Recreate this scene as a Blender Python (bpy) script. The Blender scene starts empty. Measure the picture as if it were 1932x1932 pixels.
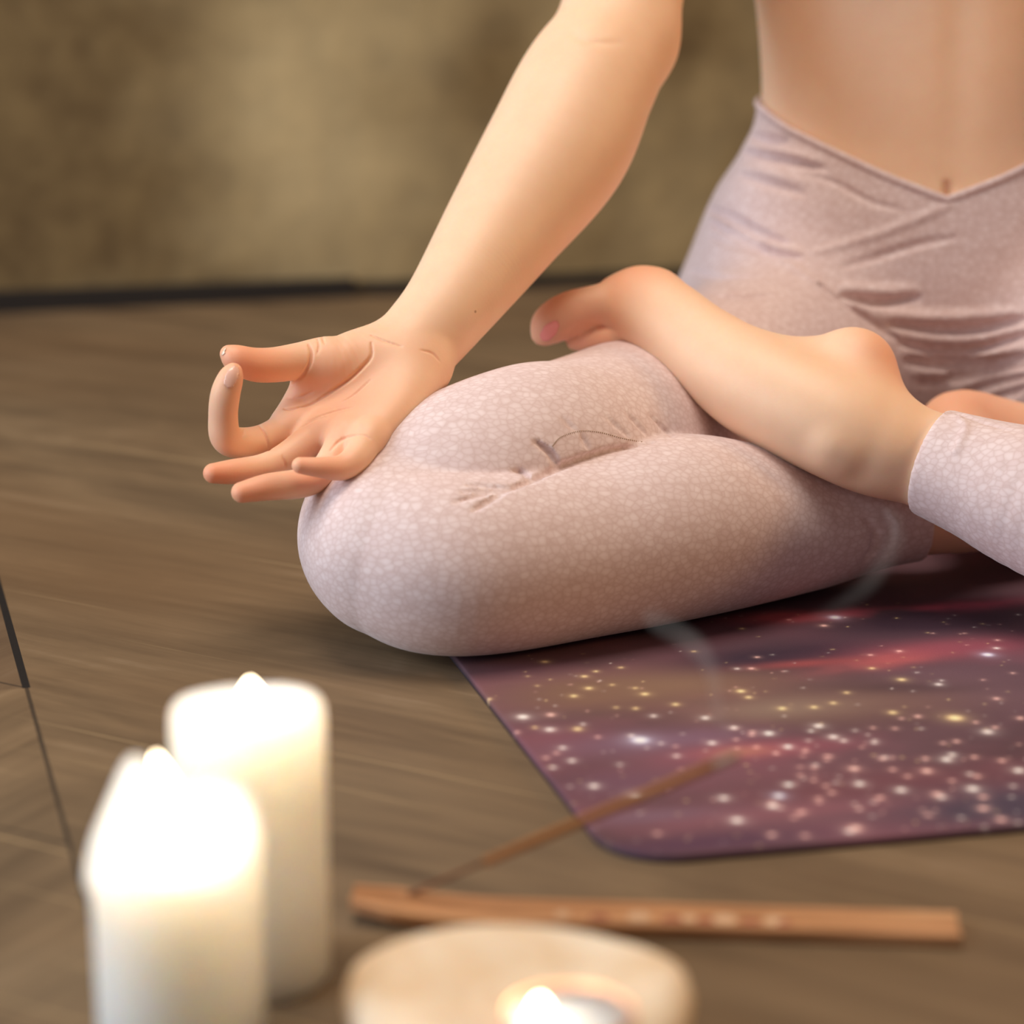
import bpy, bmesh, math, time
import numpy as np
from math import radians, sin, cos, pi, sqrt
from mathutils import Vector, Matrix

T0 = time.time()
SC = bpy.context.scene
COL = SC.collection
CM = 0.01                      # everything below is laid out in centimetres

# ------------------------------------------------------------------ camera, world, light, exposure
F, TH, H = 5000.0, radians(15.5), 46.0          # focal length in pixels of the 1932 frame, pitch, height
CT, ST = cos(TH), sin(TH)
cam_d = bpy.data.cameras.new('camera'); cam = bpy.data.objects.new('camera', cam_d); COL.objects.link(cam)
cam.location = (0, 0, H * CM); cam.rotation_euler = (pi / 2 - TH, 0, 0)
cam_d.sensor_width = 36.0; cam_d.lens = F / 1932 * 36.0
cam_d.clip_start = 0.05; cam_d.clip_end = 50
cam_d.dof.use_dof = True; cam_d.dof.focus_distance = 1.455; cam_d.dof.aperture_fstop = 3.7
cam_d.dof.aperture_blades = 0
SC.camera = cam

wd = bpy.data.worlds.new('world'); SC.world = wd; wd.use_nodes = True
wd.node_tree.nodes['Background'].inputs[0].default_value = (1.0, 0.88, 0.76, 1)
wd.node_tree.nodes['Background'].inputs[1].default_value = 0.115

def area(name, loc, target, size, power, color, size_y=None, spread=pi):
    l = bpy.data.lights.new(name, 'AREA'); l.energy = power; l.color = color; l.size = size; l.spread = spread
    if size_y: l.shape = 'RECTANGLE'; l.size_y = size_y
    o = bpy.data.objects.new(name, l); COL.objects.link(o)
    o.location = Vector(loc); d = Vector(target) - Vector(loc)
    o.rotation_euler = d.to_track_quat('-Z', 'Y').to_euler()
    return o
area('window_light', (-2.1, 0.75, 0.8), (-0.08, 1.38, 0.06), 1.0, 9.5, (0.80, 0.90, 1.0), 1.5, radians(85))
area('room_light', (-0.25, 1.25, 2.2), (-0.05, 1.3, 0.0), 1.0, 31, (1.0, 0.87, 0.72))
area('warm_lamp_light', (2.3, 1.15, 0.9), (0.3, 1.7, 0.25), 0.6, 13, (1.0, 0.56, 0.20))

vs = SC.view_settings
vs.view_transform = 'Standard'; vs.look = 'None'; vs.exposure = 0.2; vs.gamma = 1.0; vs.use_curve_mapping = False

# ------------------------------------------------------------------ helpers
def W(px, py, d):
    """the place that shows at pixel (px, py) at depth d in front of the lens"""
    v = (966 - py) / F * d
    return np.array([(px - 966) / F * d, d * CT + v * ST, H + v * CT - d * ST])
def FL(px, py, z=0.0):
    t = (py - 966) / F
    return W(px, py, (H - z) / (ST + t * CT))
def tag(o, label=None, cat=None, group=None, kind=None):
    for k, v in (('label', label), ('category', cat), ('group', group), ('kind', kind)):
        if v: o[k] = v
    return o
def link(name, me, mat=None, parent=None, smooth=True):
    o = bpy.data.objects.new(name, me); COL.objects.link(o)
    if mat: me.materials.append(mat)
    if smooth: me.polygons.foreach_set('use_smooth', np.ones(len(me.polygons), bool))
    if parent: o.parent = parent
    return o
def mesh_np(name, V, Fc):
    me = bpy.data.meshes.new(name); V = np.asarray(V, np.float32) * CM
    Fc = np.asarray(Fc, np.int32); n = Fc.shape[1]
    me.vertices.add(len(V)); me.vertices.foreach_set('co', V.ravel())
    me.loops.add(Fc.size); me.loops.foreach_set('vertex_index', Fc.ravel())
    me.polygons.add(len(Fc)); me.polygons.foreach_set('loop_start', np.arange(0, Fc.size, n, dtype=np.int32))
    me.update(calc_edges=True); me.validate()
    return me
def empty(name, loc):
    o = bpy.data.objects.new(name, None); COL.objects.link(o); o.location = Vector(loc) * CM; o.empty_display_size = .02
    return o
def from_bm(name, bm, mat, parent=None, smooth=True, scale=CM):
    bmesh.ops.scale(bm, vec=(scale,) * 3, verts=bm.verts)
    me = bpy.data.meshes.new(name); bm.to_mesh(me); bm.free()
    o = link(name, me, mat, None, smooth)
    if parent: o.parent = parent; o.matrix_parent_inverse = Matrix.Translation(-Vector(parent.location))
    return o
def lathe(bm, prof, c=(0, 0, 0), n=64, wob=None, close_top=True, close_bot=True):
    rings = []
    for i, (r, z) in enumerate(prof):
        ring = []
        for k in range(n):
            a = 2 * pi * k / n
            rr, zz = (r, z) if wob is None else wob(a, r, z, i)
            ring.append(bm.verts.new((c[0] + rr * cos(a), c[1] + rr * sin(a), c[2] + zz)))
        rings.append(ring)
    for A, B in zip(rings, rings[1:]):
        for k in range(n): bm.faces.new((A[k], A[(k + 1) % n], B[(k + 1) % n], B[k]))
    if close_bot: bm.faces.new(rings[0][::-1])
    if close_top: bm.faces.new(rings[-1])
    return bm
def tube_bm(bm, pts, rads, n=12):
    pts = [Vector(p) for p in pts]; up = Vector((0, 0, 1)); rings = []
    for i, p in enumerate(pts):
        t = (pts[min(i + 1, len(pts) - 1)] - pts[max(i - 1, 0)]).normalized()
        a = t.cross(up)
        if a.length < 1e-3: a = t.cross(Vector((0, 1, 0)))
        a.normalize(); b = t.cross(a).normalized()
        rings.append([bm.verts.new(p + (a * cos(2 * pi * k / n) + b * sin(2 * pi * k / n)) * rads[i]) for k in range(n)])
    for A, B in zip(rings, rings[1:]):
        for k in range(n): bm.faces.new((A[k], B[k], B[(k + 1) % n], A[(k + 1) % n]))
    bm.faces.new(rings[0]); bm.faces.new(rings[-1][::-1])
    bmesh.ops.recalc_face_normals(bm, faces=bm.faces)
    return bm
def catmull(P, n):
    """resample a polyline (k, m) as a Catmull-Rom curve with n samples per span"""
    P = np.asarray(P, float)
    if len(P) < 3: 
        t = np.linspace(0, 1, n + 1)[:, None]; return P[0] * (1 - t) + P[-1] * t
    E = np.vstack([2 * P[0] - P[1], P, 2 * P[-1] - P[-2]]); out = []
    for i in range(1, len(E) - 2):
        a, b, c, d = E[i - 1:i + 3]
        for t in np.linspace(0, 1, n, endpoint=False):
            out.append(.5 * (2 * b + (c - a) * t + (2 * a - 5 * b + 4 * c - d) * t * t + (3 * b - a - 3 * c + d) * t ** 3))
    out.append(P[-1]); return np.array(out)

# ---- node helpers
class NT:
    def __init__(s, name):
        s.m = bpy.data.materials.new(name); s.m.use_nodes = True; s.t = s.m.node_tree
        s.b = s.t.nodes['Principled BSDF']
    def n(s, typ, **kw):
        nd = s.t.nodes.new(typ)
        for k, v in kw.items(): setattr(nd, k, v)
        return nd
    def put(s, sock, v):
        if isinstance(v, bpy.types.NodeSocket): s.t.links.new(v, sock)
        elif v is not None: sock.default_value = v
    def math(s, op, a, b=None, clamp=False):
        nd = s.n('ShaderNodeMath', operation=op, use_clamp=clamp); s.put(nd.inputs[0], a); s.put(nd.inputs[1], b); return nd.outputs[0]
    def mix(s, f, a, b, blend='MIX'):
        nd = s.n('ShaderNodeMix', data_type='RGBA', blend_type=blend)
        s.put(nd.inputs[0], f); s.put(nd.inputs[6], a); s.put(nd.inputs[7], b); return nd.outputs[2]
    def noise(s, vec, scale, detail=4, rough=.55, dist=0.0):
        nd = s.n('ShaderNodeTexNoise'); s.put(nd.inputs['Vector'], vec)
        nd.inputs['Scale'].default_value = scale; nd.inputs['Detail'].default_value = detail
        nd.inputs['Roughness'].default_value = rough; nd.inputs['Distortion'].default_value = dist
        return nd.outputs['Fac']
    def mapping(s, vec, rot=(0, 0, 0), scale=(1, 1, 1), loc=(0, 0, 0)):
        nd = s.n('ShaderNodeMapping'); s.put(nd.inputs[0], vec)
        nd.inputs['Rotation'].default_value = rot; nd.inputs['Scale'].default_value = scale; nd.inputs['Location'].default_value = loc
        return nd.outputs[0]
    def ramp(s, f, stops):
        nd = s.n('ShaderNodeValToRGB'); s.put(nd.inputs[0], f); e = nd.color_ramp.elements
        while len(e) < len(stops): e.new(.5)
        for el, (p, c) in zip(e, stops): el.position = p; el.color = c if len(c) == 4 else (*c, 1)
        return nd.outputs[0]
    def obj(s): return s.n('ShaderNodeTexCoord').outputs['Object']
    def set(s, **kw):
        for k, v in kw.items(): s.put(s.b.inputs[k.replace('_', ' ')], v)
    def bump(s, h, strength, dist):
        nd = s.n('ShaderNodeBump'); s.put(nd.inputs['Height'], h); nd.inputs['Strength'].default_value = strength; nd.inputs['Distance'].default_value = dist
        s.t.links.new(nd.outputs[0], s.b.inputs['Normal'])
def lin(r, g, b):
    f = lambda c: (c / 255 / 12.92) if c / 255 <= .04045 else ((c / 255 + .055) / 1.055) ** 2.4
    return (f(r), f(g), f(b), 1.0)

# ---- value noise in numpy
def vnoise(x, y, seed, oct=4, gain=.55):
    rng = np.random.RandomState(seed); out = 0; amp = 1; tot = 0
    for o in range(oct):
        g = rng.rand(64, 64); xi = np.floor(x).astype(int); yi = np.floor(y).astype(int)
        fx = x - xi; fy = y - yi; fx = fx * fx * (3 - 2 * fx); fy = fy * fy * (3 - 2 * fy)
        G = lambda i, j: g[i % 64, j % 64]
        out = out + amp * ((G(xi, yi) * (1 - fx) + G(xi + 1, yi) * fx) * (1 - fy) + (G(xi, yi + 1) * (1 - fx) + G(xi + 1, yi + 1) * fx) * fy)
        tot += amp; amp *= gain; x = x * 2.03 + 7.1; y = y * 2.03 + 3.7
    return out / tot

# ------------------------------------------------------------------ setting: floor, wall, skirting
SEAM = radians(105.0)                                  # direction of the chevron spine
def floor_mat():
    m = NT('floor_wood'); o = m.obj()
    sx = FL(50, 1298) * CM
    p = m.mapping(o, loc=(-sx[0], -sx[1], 0))
    p = m.mapping(p, rot=(0, 0, -SEAM))                # x along the spine, y to its left
    sp = m.n('ShaderNodeSeparateXYZ'); m.put(sp.inputs[0], p); s_, u_ = sp.outputs[0], sp.outputs[1]
    left = m.math('GREATER_THAN', u_, 0.0)
    pr = m.mapping(o, rot=(0, 0, -radians(150))); pl = m.mapping(o, rot=(0, 0, -radians(60)))
    def grain(v):
        g1 = m.noise(m.mapping(v, scale=(2.2, 26, 1)), 1.0, 6, .62, .6)
        g2 = m.noise(m.mapping(v, scale=(9, 130, 1)), 1.0, 3, .6)
        g3 = m.noise(m.mapping(v, scale=(3.0, 7, 1)), 1.6, 4, .6, 1.2)
        return m.math('ADD', m.math('MULTIPLY', g1, .45), m.math('ADD', m.math('MULTIPLY', g2, .2), m.math('MULTIPLY', g3, .35)))
    gr = m.n('ShaderNodeMix'); m.put(gr.inputs[0], left); m.put(gr.inputs[2], grain(pr)); m.put(gr.inputs[3], grain(pl)); g = gr.outputs[0]
    col = m.ramp(g, [(.30, lin(72, 59, 46)), (.46, lin(108, 91, 71)), (.56, lin(128, 108, 84)), (.72, lin(166, 146, 122))])
    # big worn patches of a darker stain
    big = m.noise(m.mapping(pr, scale=(1.2, 2.4, 1)), 2.2, 3, .5, .5)
    col = m.mix(m.ramp(big, [(.35, (0, 0, 0)), (.68, (.5, .5, .5))]), col, lin(104, 82, 60))
    warm = m.noise(m.mapping(pr, scale=(1.0, 1.6, 1)), 1.3, 2, .5, .3)
    col = m.mix(m.ramp(warm, [(.42, (0, 0, 0)), (.68, (.28, .28, .28))]), col, lin(124, 88, 52))
    # pale scratches along the boards
    sc = m.noise(m.mapping(pr, rot=(0, 0, radians(-24)), scale=(1.6, 120, 1)), 1.0, 2, .5)
    scm = m.ramp(sc, [(.655, (0, 0, 0)), (.70, (.5, .5, .5))])
    col = m.mix(scm, col, lin(176, 152, 116))
    # board joints: the spine and the joints of the left-hand boards
    a = m.math('ABSOLUTE', u_)
    far = m.math('GREATER_THAN', s_, 0.0)
    wdt = m.math('ADD', .0011, m.math('MULTIPLY', far, .0010))
    spine = m.math('LESS_THAN', a, wdt)
    q = m.math('SUBTRACT', s_, u_)                     # 45 degrees to the spine
    fr = m.math('PINGPONG', q, .109)
    joint = m.math('MULTIPLY', m.math('LESS_THAN', fr, .0011), left)
    dark = m.math('MAXIMUM', m.math('MULTIPLY', spine, m.math('ADD', .72, m.math('MULTIPLY', far, .28))), m.math('MULTIPLY', joint, .75))
    tone = m.math('MULTIPLY', left, m.math('MULTIPLY', far, .32))
    col = m.mix(tone, col, lin(74, 54, 46))
    col = m.mix(dark, col, lin(22, 20, 24))
    m.set(Base_Color=col, Roughness=.62); m.b.inputs['Specular IOR Level'].default_value = .32
    m.bump(m.math('SUBTRACT', g, m.math('MULTIPLY', dark, .8)), .25, .002)
    return m.m
def quad(name, pts, mat, sub=1):
    bm = bmesh.new(); bm.faces.new([bm.verts.new(p) for p in pts])
    return from_bm(name, bm, mat, smooth=False)
fl = quad('floor', [(-260, -120, 0), (330, -120, 0), (330, 330, 0), (-260, 330, 0)], floor_mat())
tag(fl, kind='structure')

WA, WB = FL(0, 588), FL(1250, 530)                     # two points of the foot of the wall
wdir = (WB - WA) / np.linalg.norm(WB - WA); wn = np.array([-wdir[1], wdir[0], 0])
def wall_mat():
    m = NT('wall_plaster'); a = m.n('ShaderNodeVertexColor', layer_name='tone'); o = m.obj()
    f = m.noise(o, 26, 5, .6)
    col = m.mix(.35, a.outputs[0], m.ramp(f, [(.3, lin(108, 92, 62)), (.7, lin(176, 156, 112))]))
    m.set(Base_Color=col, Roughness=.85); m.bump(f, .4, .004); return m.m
def build_wall():
    nu, nv = 181, 101
    u = np.linspace(-150, 330, nu); v = np.linspace(-.5, 240, nv); U, Vv = np.meshgrid(u, v)
    P = WA[None, None] + U[..., None] * wdir + np.stack([0 * U, 0 * U, Vv], -1)
    idx = np.arange(nu * nv).reshape(nv, nu)
    Fc = np.stack([idx[:-1, :-1], idx[:-1, 1:], idx[1:, 1:], idx[1:, :-1]], -1).reshape(-1, 4)
    me = mesh_np('wall_back', P.reshape(-1, 3), Fc)
    t = vnoise(U / 16 + 3, Vv / 16 + 5, 11, 4)
    pts = P.reshape(-1, 3)
    dd = pts[:, 1] * CT + (H - pts[:, 2]) * ST; vv = -(H - pts[:, 2]) * CT + pts[:, 1] * ST
    dd = np.maximum(dd, 1); X = 966 + F * pts[:, 0] / dd; Y = 966 - F * vv / dd
    blot_vignette = np.zeros(len(pts))                         # pale washed and darker patches of the plaster, where the photo has them
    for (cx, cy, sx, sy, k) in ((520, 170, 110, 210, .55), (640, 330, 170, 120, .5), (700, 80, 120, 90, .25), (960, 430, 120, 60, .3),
                                (430, 450, 120, 50, .3), (1330, 300, 60, 160, .1), (180, 230, 70, 140, .18), (40, 120, 200, 300, -.5), (60, 440, 180, 140, -.25), (930, 120, 100, 130, -.25),  # the two large dark ones at far left paint vignette falloff into the wall
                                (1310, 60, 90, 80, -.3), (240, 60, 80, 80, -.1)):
        blot_vignette += 1.25 * k * np.exp(-((X - cx) / sx) ** 2 - ((Y - cy) / sy) ** 2)
    w = np.clip(.30 + (t.ravel() - .5) * 1.1 + blot_vignette, 0, 1)
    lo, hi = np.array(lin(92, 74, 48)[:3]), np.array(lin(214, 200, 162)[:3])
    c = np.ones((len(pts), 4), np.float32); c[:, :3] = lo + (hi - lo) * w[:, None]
    at = me.color_attributes.new('tone', 'FLOAT_COLOR', 'POINT'); at.data.foreach_set('color', c.ravel())
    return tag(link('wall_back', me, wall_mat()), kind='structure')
build_wall()
def skirting(name, u0, u1, h0, h1, t):
    m = NT(name + '_paint'); m.set(Base_Color=lin(30, 27, 28), Roughness=.7)
    bm = bmesh.new(); vs_ = []
    for u, h in ((u0, h0), (u1, h1)):
        b = WA + wdir * u
        for k, z in ((0.2, 0), (-t, 0), (-t, h), (0.2, h)): vs_.append(bm.verts.new(Vector(b + wn * k) + Vector((0, 0, z))))
    for k in range(4): bm.faces.new((vs_[k], vs_[(k + 1) % 4], vs_[4 + (k + 1) % 4], vs_[4 + k]))
    bm.faces.new(vs_[3::-1]); bm.faces.new(vs_[4:]); bmesh.ops.recalc_face_normals(bm, faces=bm.faces)
    return tag(from_bm(name, bm, m.m, smooth=False), kind='structure')
skirting('baseboard_back', -150, 32, 3.0, 1.7, 1.2)
skirting('trim_1', 32, 330, 1.2, .8, .6)

# ------------------------------------------------------------------ a small solid modeller: distance fields, meshed by surface nets
BIG = np.float32(1e3)
def smin(a, b, k):
    if np.isscalar(k) and k <= 0: return np.minimum(a, b)
    h = np.maximum(k - np.abs(a - b), 0) / k
    return np.minimum(a, b) - h * h * k * .25
def smax(a, b, k): return -smin(-a, -b, k)

class Tube:
    """tapered limb along a curve through (point, radius) knots; flat = (normal, factor) squeezes its section"""
    def __init__(s, knots, n=6, flat=None, clip=(), grow=0.0):
        K = catmull(np.array([np.append(p, r) for p, r in knots]), n)
        s.A = K[:-1, :3].astype(np.float32); s.B = K[1:, :3].astype(np.float32)
        s.ra = (K[:-1, 3] + grow).astype(np.float32); s.rb = (K[1:, 3] + grow).astype(np.float32)
        s.flat = None if flat is None else (np.array(flat[0], np.float32) / np.linalg.norm(flat[0]), flat[1]); s.clip = clip
    def f(s, P):
        d = np.full(len(P), BIG, np.float32)
        A, B, Ra, Rb_ = s.A, s.B, s.ra, s.rb
        if len(P) > 400 and len(A) > 3 and s.flat is None:          # leave out the pieces that cannot be the nearest to this block
            lo, hi = P.min(0), P.max(0); c = (lo + hi) / 2; R = float(np.linalg.norm(hi - lo)) / 2
            if R < 12:
                ab = B - A; t = np.clip(((c - A) * ab).sum(1) / np.maximum((ab * ab).sum(1), 1e-9), 0, 1)
                dc = np.linalg.norm(c - A - t[:, None] * ab, axis=1); rmx, rmn = np.maximum(Ra, Rb_), np.minimum(Ra, Rb_)
                u = dc - R - rmx <= (dc + R - rmn).min(); A, B, Ra, Rb_ = A[u], B[u], Ra[u], Rb_[u]
        for a, b, ra, rb in zip(A, B, Ra, Rb_):
            ab = b - a; q = P - a
            t = np.clip(q @ ab / max(float(ab @ ab), 1e-9), 0, 1)
            q = q - t[:, None] * ab
            l2 = np.einsum('ij,ij->i', q, q)
            if s.flat is not None:
                qn = q @ s.flat[0]; l2 = l2 + (1 / s.flat[1] ** 2 - 1) * qn * qn
            d = np.minimum(d, np.sqrt(l2) - (ra + t * (rb - ra)))
        for p, n, k in s.clip: d = smax(d, (P - p) @ n, k)
        return d
class Ell:
    def __init__(s, c, r, rot=None, clip=()):
        s.c = np.array(c, np.float32); s.r = np.array(r, np.float32); s.R = None if rot is None else np.array(rot, np.float32); s.clip = clip
    def f(s, P):
        q = P - s.c
        if s.R is not None: q = q @ s.R.T
        a = np.sqrt((q / s.r).__pow__(2).sum(1)); b = np.sqrt((q / s.r ** 2).__pow__(2).sum(1))
        d = a * (a - 1) / np.maximum(b, 1e-6)
        for p, n, k in s.clip: d = smax(d, (P - p) @ n, k)
        return d
class Loft:
    """stack of elliptical sections along z: rows (z, cx, cy, a, b)"""
    def __init__(s, rows, grow=0.0, top=None, extra=None, sink=None):
        R = catmull(np.array(rows, float), 8); s.R = R.astype(np.float32); s.g = grow; s.top = top; s.extra = extra; s.sink = sink
    def f(s, P):
        R = s.R; z = P[:, 2]
        I = lambda j: np.interp(z, R[:, 0], R[:, j]).astype(np.float32)
        a, b = I(3) + s.g, I(4) + s.g
        if s.sink is not None:
            k = .8 * np.clip(-s.sink(P) / .9 - .3, 0, 1).astype(np.float32); a = a - k; b = b - k
        x = (P[:, 0] - I(1)); y = (P[:, 1] - I(2))
        if s.extra is not None: x, y = s.extra(x, y, z)
        k0 = np.sqrt((x / a) ** 2 + (y / b) ** 2); k1 = np.sqrt((x / a ** 2) ** 2 + (y / b ** 2) ** 2)
        d = k0 * (k0 - 1) / np.maximum(k1, 1e-6)
        d = smax(d, z - R[-1, 0], 1.0); d = smax(d, R[0, 0] - z, 1.0)
        if s.top is not None: d = smax(d, s.top(P), .25)
        return d
class Field:
    """groups = [(k joining it to what came before, [(op, primitive, k), ...]), ...], then cuts [(primitive, k)], floor plane"""
    def __init__(s, groups, cuts=(), floor=None, kjoin=None):
        s.groups, s.cuts, s.floor = groups, list(cuts), floor
    def prims(s):
        for gi, (k, ops) in enumerate(s.groups):
            for oi, o in enumerate(ops): yield (gi, oi), o[1], o[2]
        for ci, (p, k) in enumerate(s.cuts): yield (-1, ci), p, k
    def ev(s, P, act=None):
        P = P.astype(np.float32); d = np.full(len(P), BIG, np.float32)
        for gi, (kj, ops) in enumerate(s.groups):
            dg = np.full(len(P), BIG, np.float32); hit = False
            for oi, (op, p, k) in enumerate(ops):
                if act is not None and (gi, oi) not in act: continue
                v = p.f(P); kk = k(P) if callable(k) else k
                dg = smin(dg, v, kk) if op == '+' else smax(dg, -v, kk); hit = True
            if hit: d = smin(d, dg, kj(P) if callable(kj) else kj)
        for ci, (p, k) in enumerate(s.cuts):
            if act is not None and (-1, ci) not in act: continue
            d = smax(d, -p.f(P), k)
        if s.floor is not None: d = smax(d, s.floor - P[:, 2], .8)
        return d
    def grad(s, P, e=.04):
        g = np.stack([s.ev(P + np.eye(3, dtype=np.float32)[i] * e) - s.ev(P - np.eye(3, dtype=np.float32)[i] * e) for i in range(3)], 1)
        return g / np.maximum(np.linalg.norm(g, axis=1, keepdims=True), 1e-9)
    def shoot(s, pix, d0, d1):
        """surface points seen at the pixels (n, 2) between depths d0 and d1; nan where none"""
        pix = np.asarray(pix, float); A = np.array([W(x, y, d0) for x, y in pix]); B = np.array([W(x, y, d1) for x, y in pix])
        L = np.linalg.norm(B - A, axis=1); D = (B - A) / L[:, None]; t = np.zeros(len(A)); done = np.zeros(len(A), bool)
        for _ in range(140):
            v = s.ev(A + D * t[:, None]); done |= v < .004
            t = np.where(done, t, t + np.maximum(v * .55, .006))
            if (done | (t > L)).all(): break
        P = A + D * t[:, None]; P[~done] = np.nan
        return P
    def mesh(s, lo, hi, h, bs=16):
        lo = np.array(lo, np.float32); n = np.ceil((np.array(hi) - lo) / (h * bs)).astype(int)
        ii = np.stack(np.meshgrid(*[np.arange(k) for k in n], indexing='ij'), -1).reshape(-1, 3)
        cen = lo + (ii + .5) * h * bs; Rb = 2.0 * (sqrt(3) * bs * h / 2)
        keys, vals = [], []
        for key, p, k in s.prims():
            keys.append(key); kk = 2.5 if callable(k) else k
            vals.append(p.f(cen.astype(np.float32)) - kk)
        V = np.array(vals)
        adds = np.array([key[0] >= 0 and s.groups[key[0]][1][key[1]][0] == '+' for key in keys])
        dm = V[adds].min(0); keep = np.where((dm < Rb + 1.2) & (dm > -Rb - 6))[0]
        g = np.stack(np.meshgrid(*[np.arange(bs + 2)] * 3, indexing='ij'), -1).reshape(-1, 3); m = bs + 2
        N = (n * bs + 4).astype(np.int64); key_of = lambda i: (i[:, 0].astype(np.int64) * N[1] + i[:, 1]) * N[2] + i[:, 2]
        ck, cv, quads = [], [], []
        for bi in keep:
            act = {keys[j] for j in np.where(V[:, bi] < Rb + 1.2)[0]}
            base = ii[bi] * bs
            D = s.ev(lo + (base + g) * h, act).reshape(m, m, m)
            S = D < 0
            if S.all() or not S.any(): continue
            c = [S[a:a + bs, b:b + bs, e:e + bs] for a in (0, 1) for b in (0, 1) for e in (0, 1)]
            cnt = sum(x.astype(np.int8) for x in c); cell = np.argwhere((cnt > 0) & (cnt < 8))
            if len(cell):
                acc = np.zeros((len(cell), 3), np.float32); w = np.zeros(len(cell), np.float32)
                cor = np.array([(a, b, e) for a in (0, 1) for b in (0, 1) for e in (0, 1)])
                dv = [D[cell[:, 0] + a, cell[:, 1] + b, cell[:, 2] + e] for a, b, e in cor]
                for x in range(8):
                    for y in range(x + 1, 8):
                        if np.abs(cor[x] - cor[y]).sum() != 1: continue
                        ok = (dv[x] < 0) != (dv[y] < 0); t = np.where(ok, dv[x] / np.where(ok, dv[x] - dv[y], 1), 0)
                        acc += ok[:, None] * (cor[x] + t[:, None] * (cor[y] - cor[x])); w += ok
                ck.append(key_of(cell + base)); cv.append(lo + (cell + base + acc / w[:, None]) * h)
            for ax in range(3):
                o = [0, 0, 0]; o[ax] = 1
                A = S[:bs, :bs, :bs]; B = S[o[0]:bs + o[0], o[1]:bs + o[1], o[2]:bs + o[2]]
                e = np.argwhere(A != B)
                if not len(e): continue
                inside = A[e[:, 0], e[:, 1], e[:, 2]]; e = e + base
                u, v = np.eye(3, dtype=int)[(ax + 1) % 3], np.eye(3, dtype=int)[(ax + 2) % 3]
                q = np.stack([key_of(e - u - v), key_of(e - v), key_of(e), key_of(e - u)], 1)
                q[~inside] = q[~inside][:, ::-1]; quads.append(q)
        ck = np.concatenate(ck); cv = np.concatenate(cv); order = np.argsort(ck); ck, cv = ck[order], cv[order]
        Q = np.concatenate(quads); ix = np.clip(np.searchsorted(ck, Q), 0, len(ck) - 1)
        ok = (ck[ix] == Q).all(1)
        return cv, ix[ok]

# ------------------------------------------------------------------ the person: skeleton, in centimetres
CX = 28.0
TORSO = [(-.5, CX, 178, 15.5, 10), (5, CX, 178, 17.5, 12), (11, CX, 177.5, 17.0, 12.2), (15, CX, 177, 15.7, 11.6), (19, CX, 176.6, 14.2, 10.5),
         (22, CX, 176.5, 12.4, 9.7), (25, CX, 176.5, 11.45, 9.2), (32, CX, 177, 12.0, 9.0), (38, CX, 177.5, 13.4, 9.4), (45, CX, 178, 15.0, 9.8),
         (50, CX, 179, 14.5, 8.0), (54, CX, 179.5, 10.0, 5.8), (57, CX, 179.5, 6.0, 5.0)]
SHRINK = [(z, cx, cy, a - 1.1 * min(1, max(0, (18.5 - z) / 4)), b - 1.1 * min(1, max(0, (18.5 - z) / 4))) for z, cx, cy, a, b in TORSO]
def belly(x, y, z):
    return x, y + .25 * np.exp(-(x / 1.3) ** 2) * np.exp(-((z - 30) / 9) ** 2) * (y < 0) * -1.0
def waist(P):
    x = np.abs(P[:, 0] - (CX - .6))
    zf = 20.35 + np.interp(x, [0, 3.5, 7, 9.6, 11.2, 14], [0, 1.25, 2.7, 3.75, 4.75, 5.2])
    back = np.clip((P[:, 1] - 176) / 6, 0, 1)
    return P[:, 2] - (zf * (1 - back) + 25.5 * back)

R_KNEE = W(742, 1010, 146.5)
thigh_r = [(W(752, 985, 146.2), 5.15), (W(880, 926, 146.8), 5.7), (W(1000, 886, 148.8), 5.95), (W(1100, 878, 152.4), 6.3), (W(1300, 812, 163.5), 7.2), (W(1500, 690, 174.5), 8.0)]
calf_r = [(W(742, 1038, 143.2), 4.75), (W(870, 1066, 142.6), 5.15), (W(1100, 1036, 145.7), 5.1), (W(1290, 996, 149.0), 5.3), (W(1500, 992, 152.4), 3.95), (W(1650, 980, 153.4), 2.9), (W(1780, 972, 154.4), 2.45)]
L_KNEE = np.array([52, 130, 5.6])
thigh_l = [(L_KNEE, 5.4), (np.array([47, 145, 7.0]), 6.6), (np.array([42, 158, 8.2]), 7.6), (np.array([37.5, 172, 9]), 8.6)]
calf_l = [(L_KNEE, 5.2), (W(2350, 1080, 140.2), 5.3), (W(1985, 955, 145.2), 4.1), (W(1860, 908, 147.0), 3.45), (W(1745, 866, 148.6), 3.0)]
cuff_r = (W(1732, 976, 154.0), (calf_r[-1][0] - calf_r[-2][0]) / np.linalg.norm(calf_r[-1][0] - calf_r[-2][0]), .12)
cuff_l = (W(1757, 872, 148.4), (calf_l[-1][0] - calf_l[-2][0]) / np.linalg.norm(calf_l[-1][0] - calf_l[-2][0]), .12)
def near(c, R, k0, k1):
    c = np.asarray(c, np.float32)
    def k(P):
        t = np.clip(1 - np.linalg.norm(P - c, axis=1) / R, 0, 1); return (k1 + (k0 - k1) * t * t * (3 - 2 * t)).astype(np.float32)
    return k

def leg_groups(grow, clip):
    return [(0, [('+', Loft(TORSO, grow + .30, top=waist if clip else None, extra=None), 0),
                 ('+', Tube(thigh_r, 14, grow=grow), 3.0), ('+', Tube(thigh_l, grow=grow), 3.0)]),
            (near(R_KNEE + np.array([-2.0, -1, 0]), 9.0, 3.9, .08), [('+', Tube(calf_r, 14, grow=grow, clip=[cuff_r] if clip else ()), 0)]),
            (near(L_KNEE, 11, 3.5, .25), [('+', Tube(calf_l, grow=grow, clip=[cuff_l] if clip else ()), 0)])]

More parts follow.
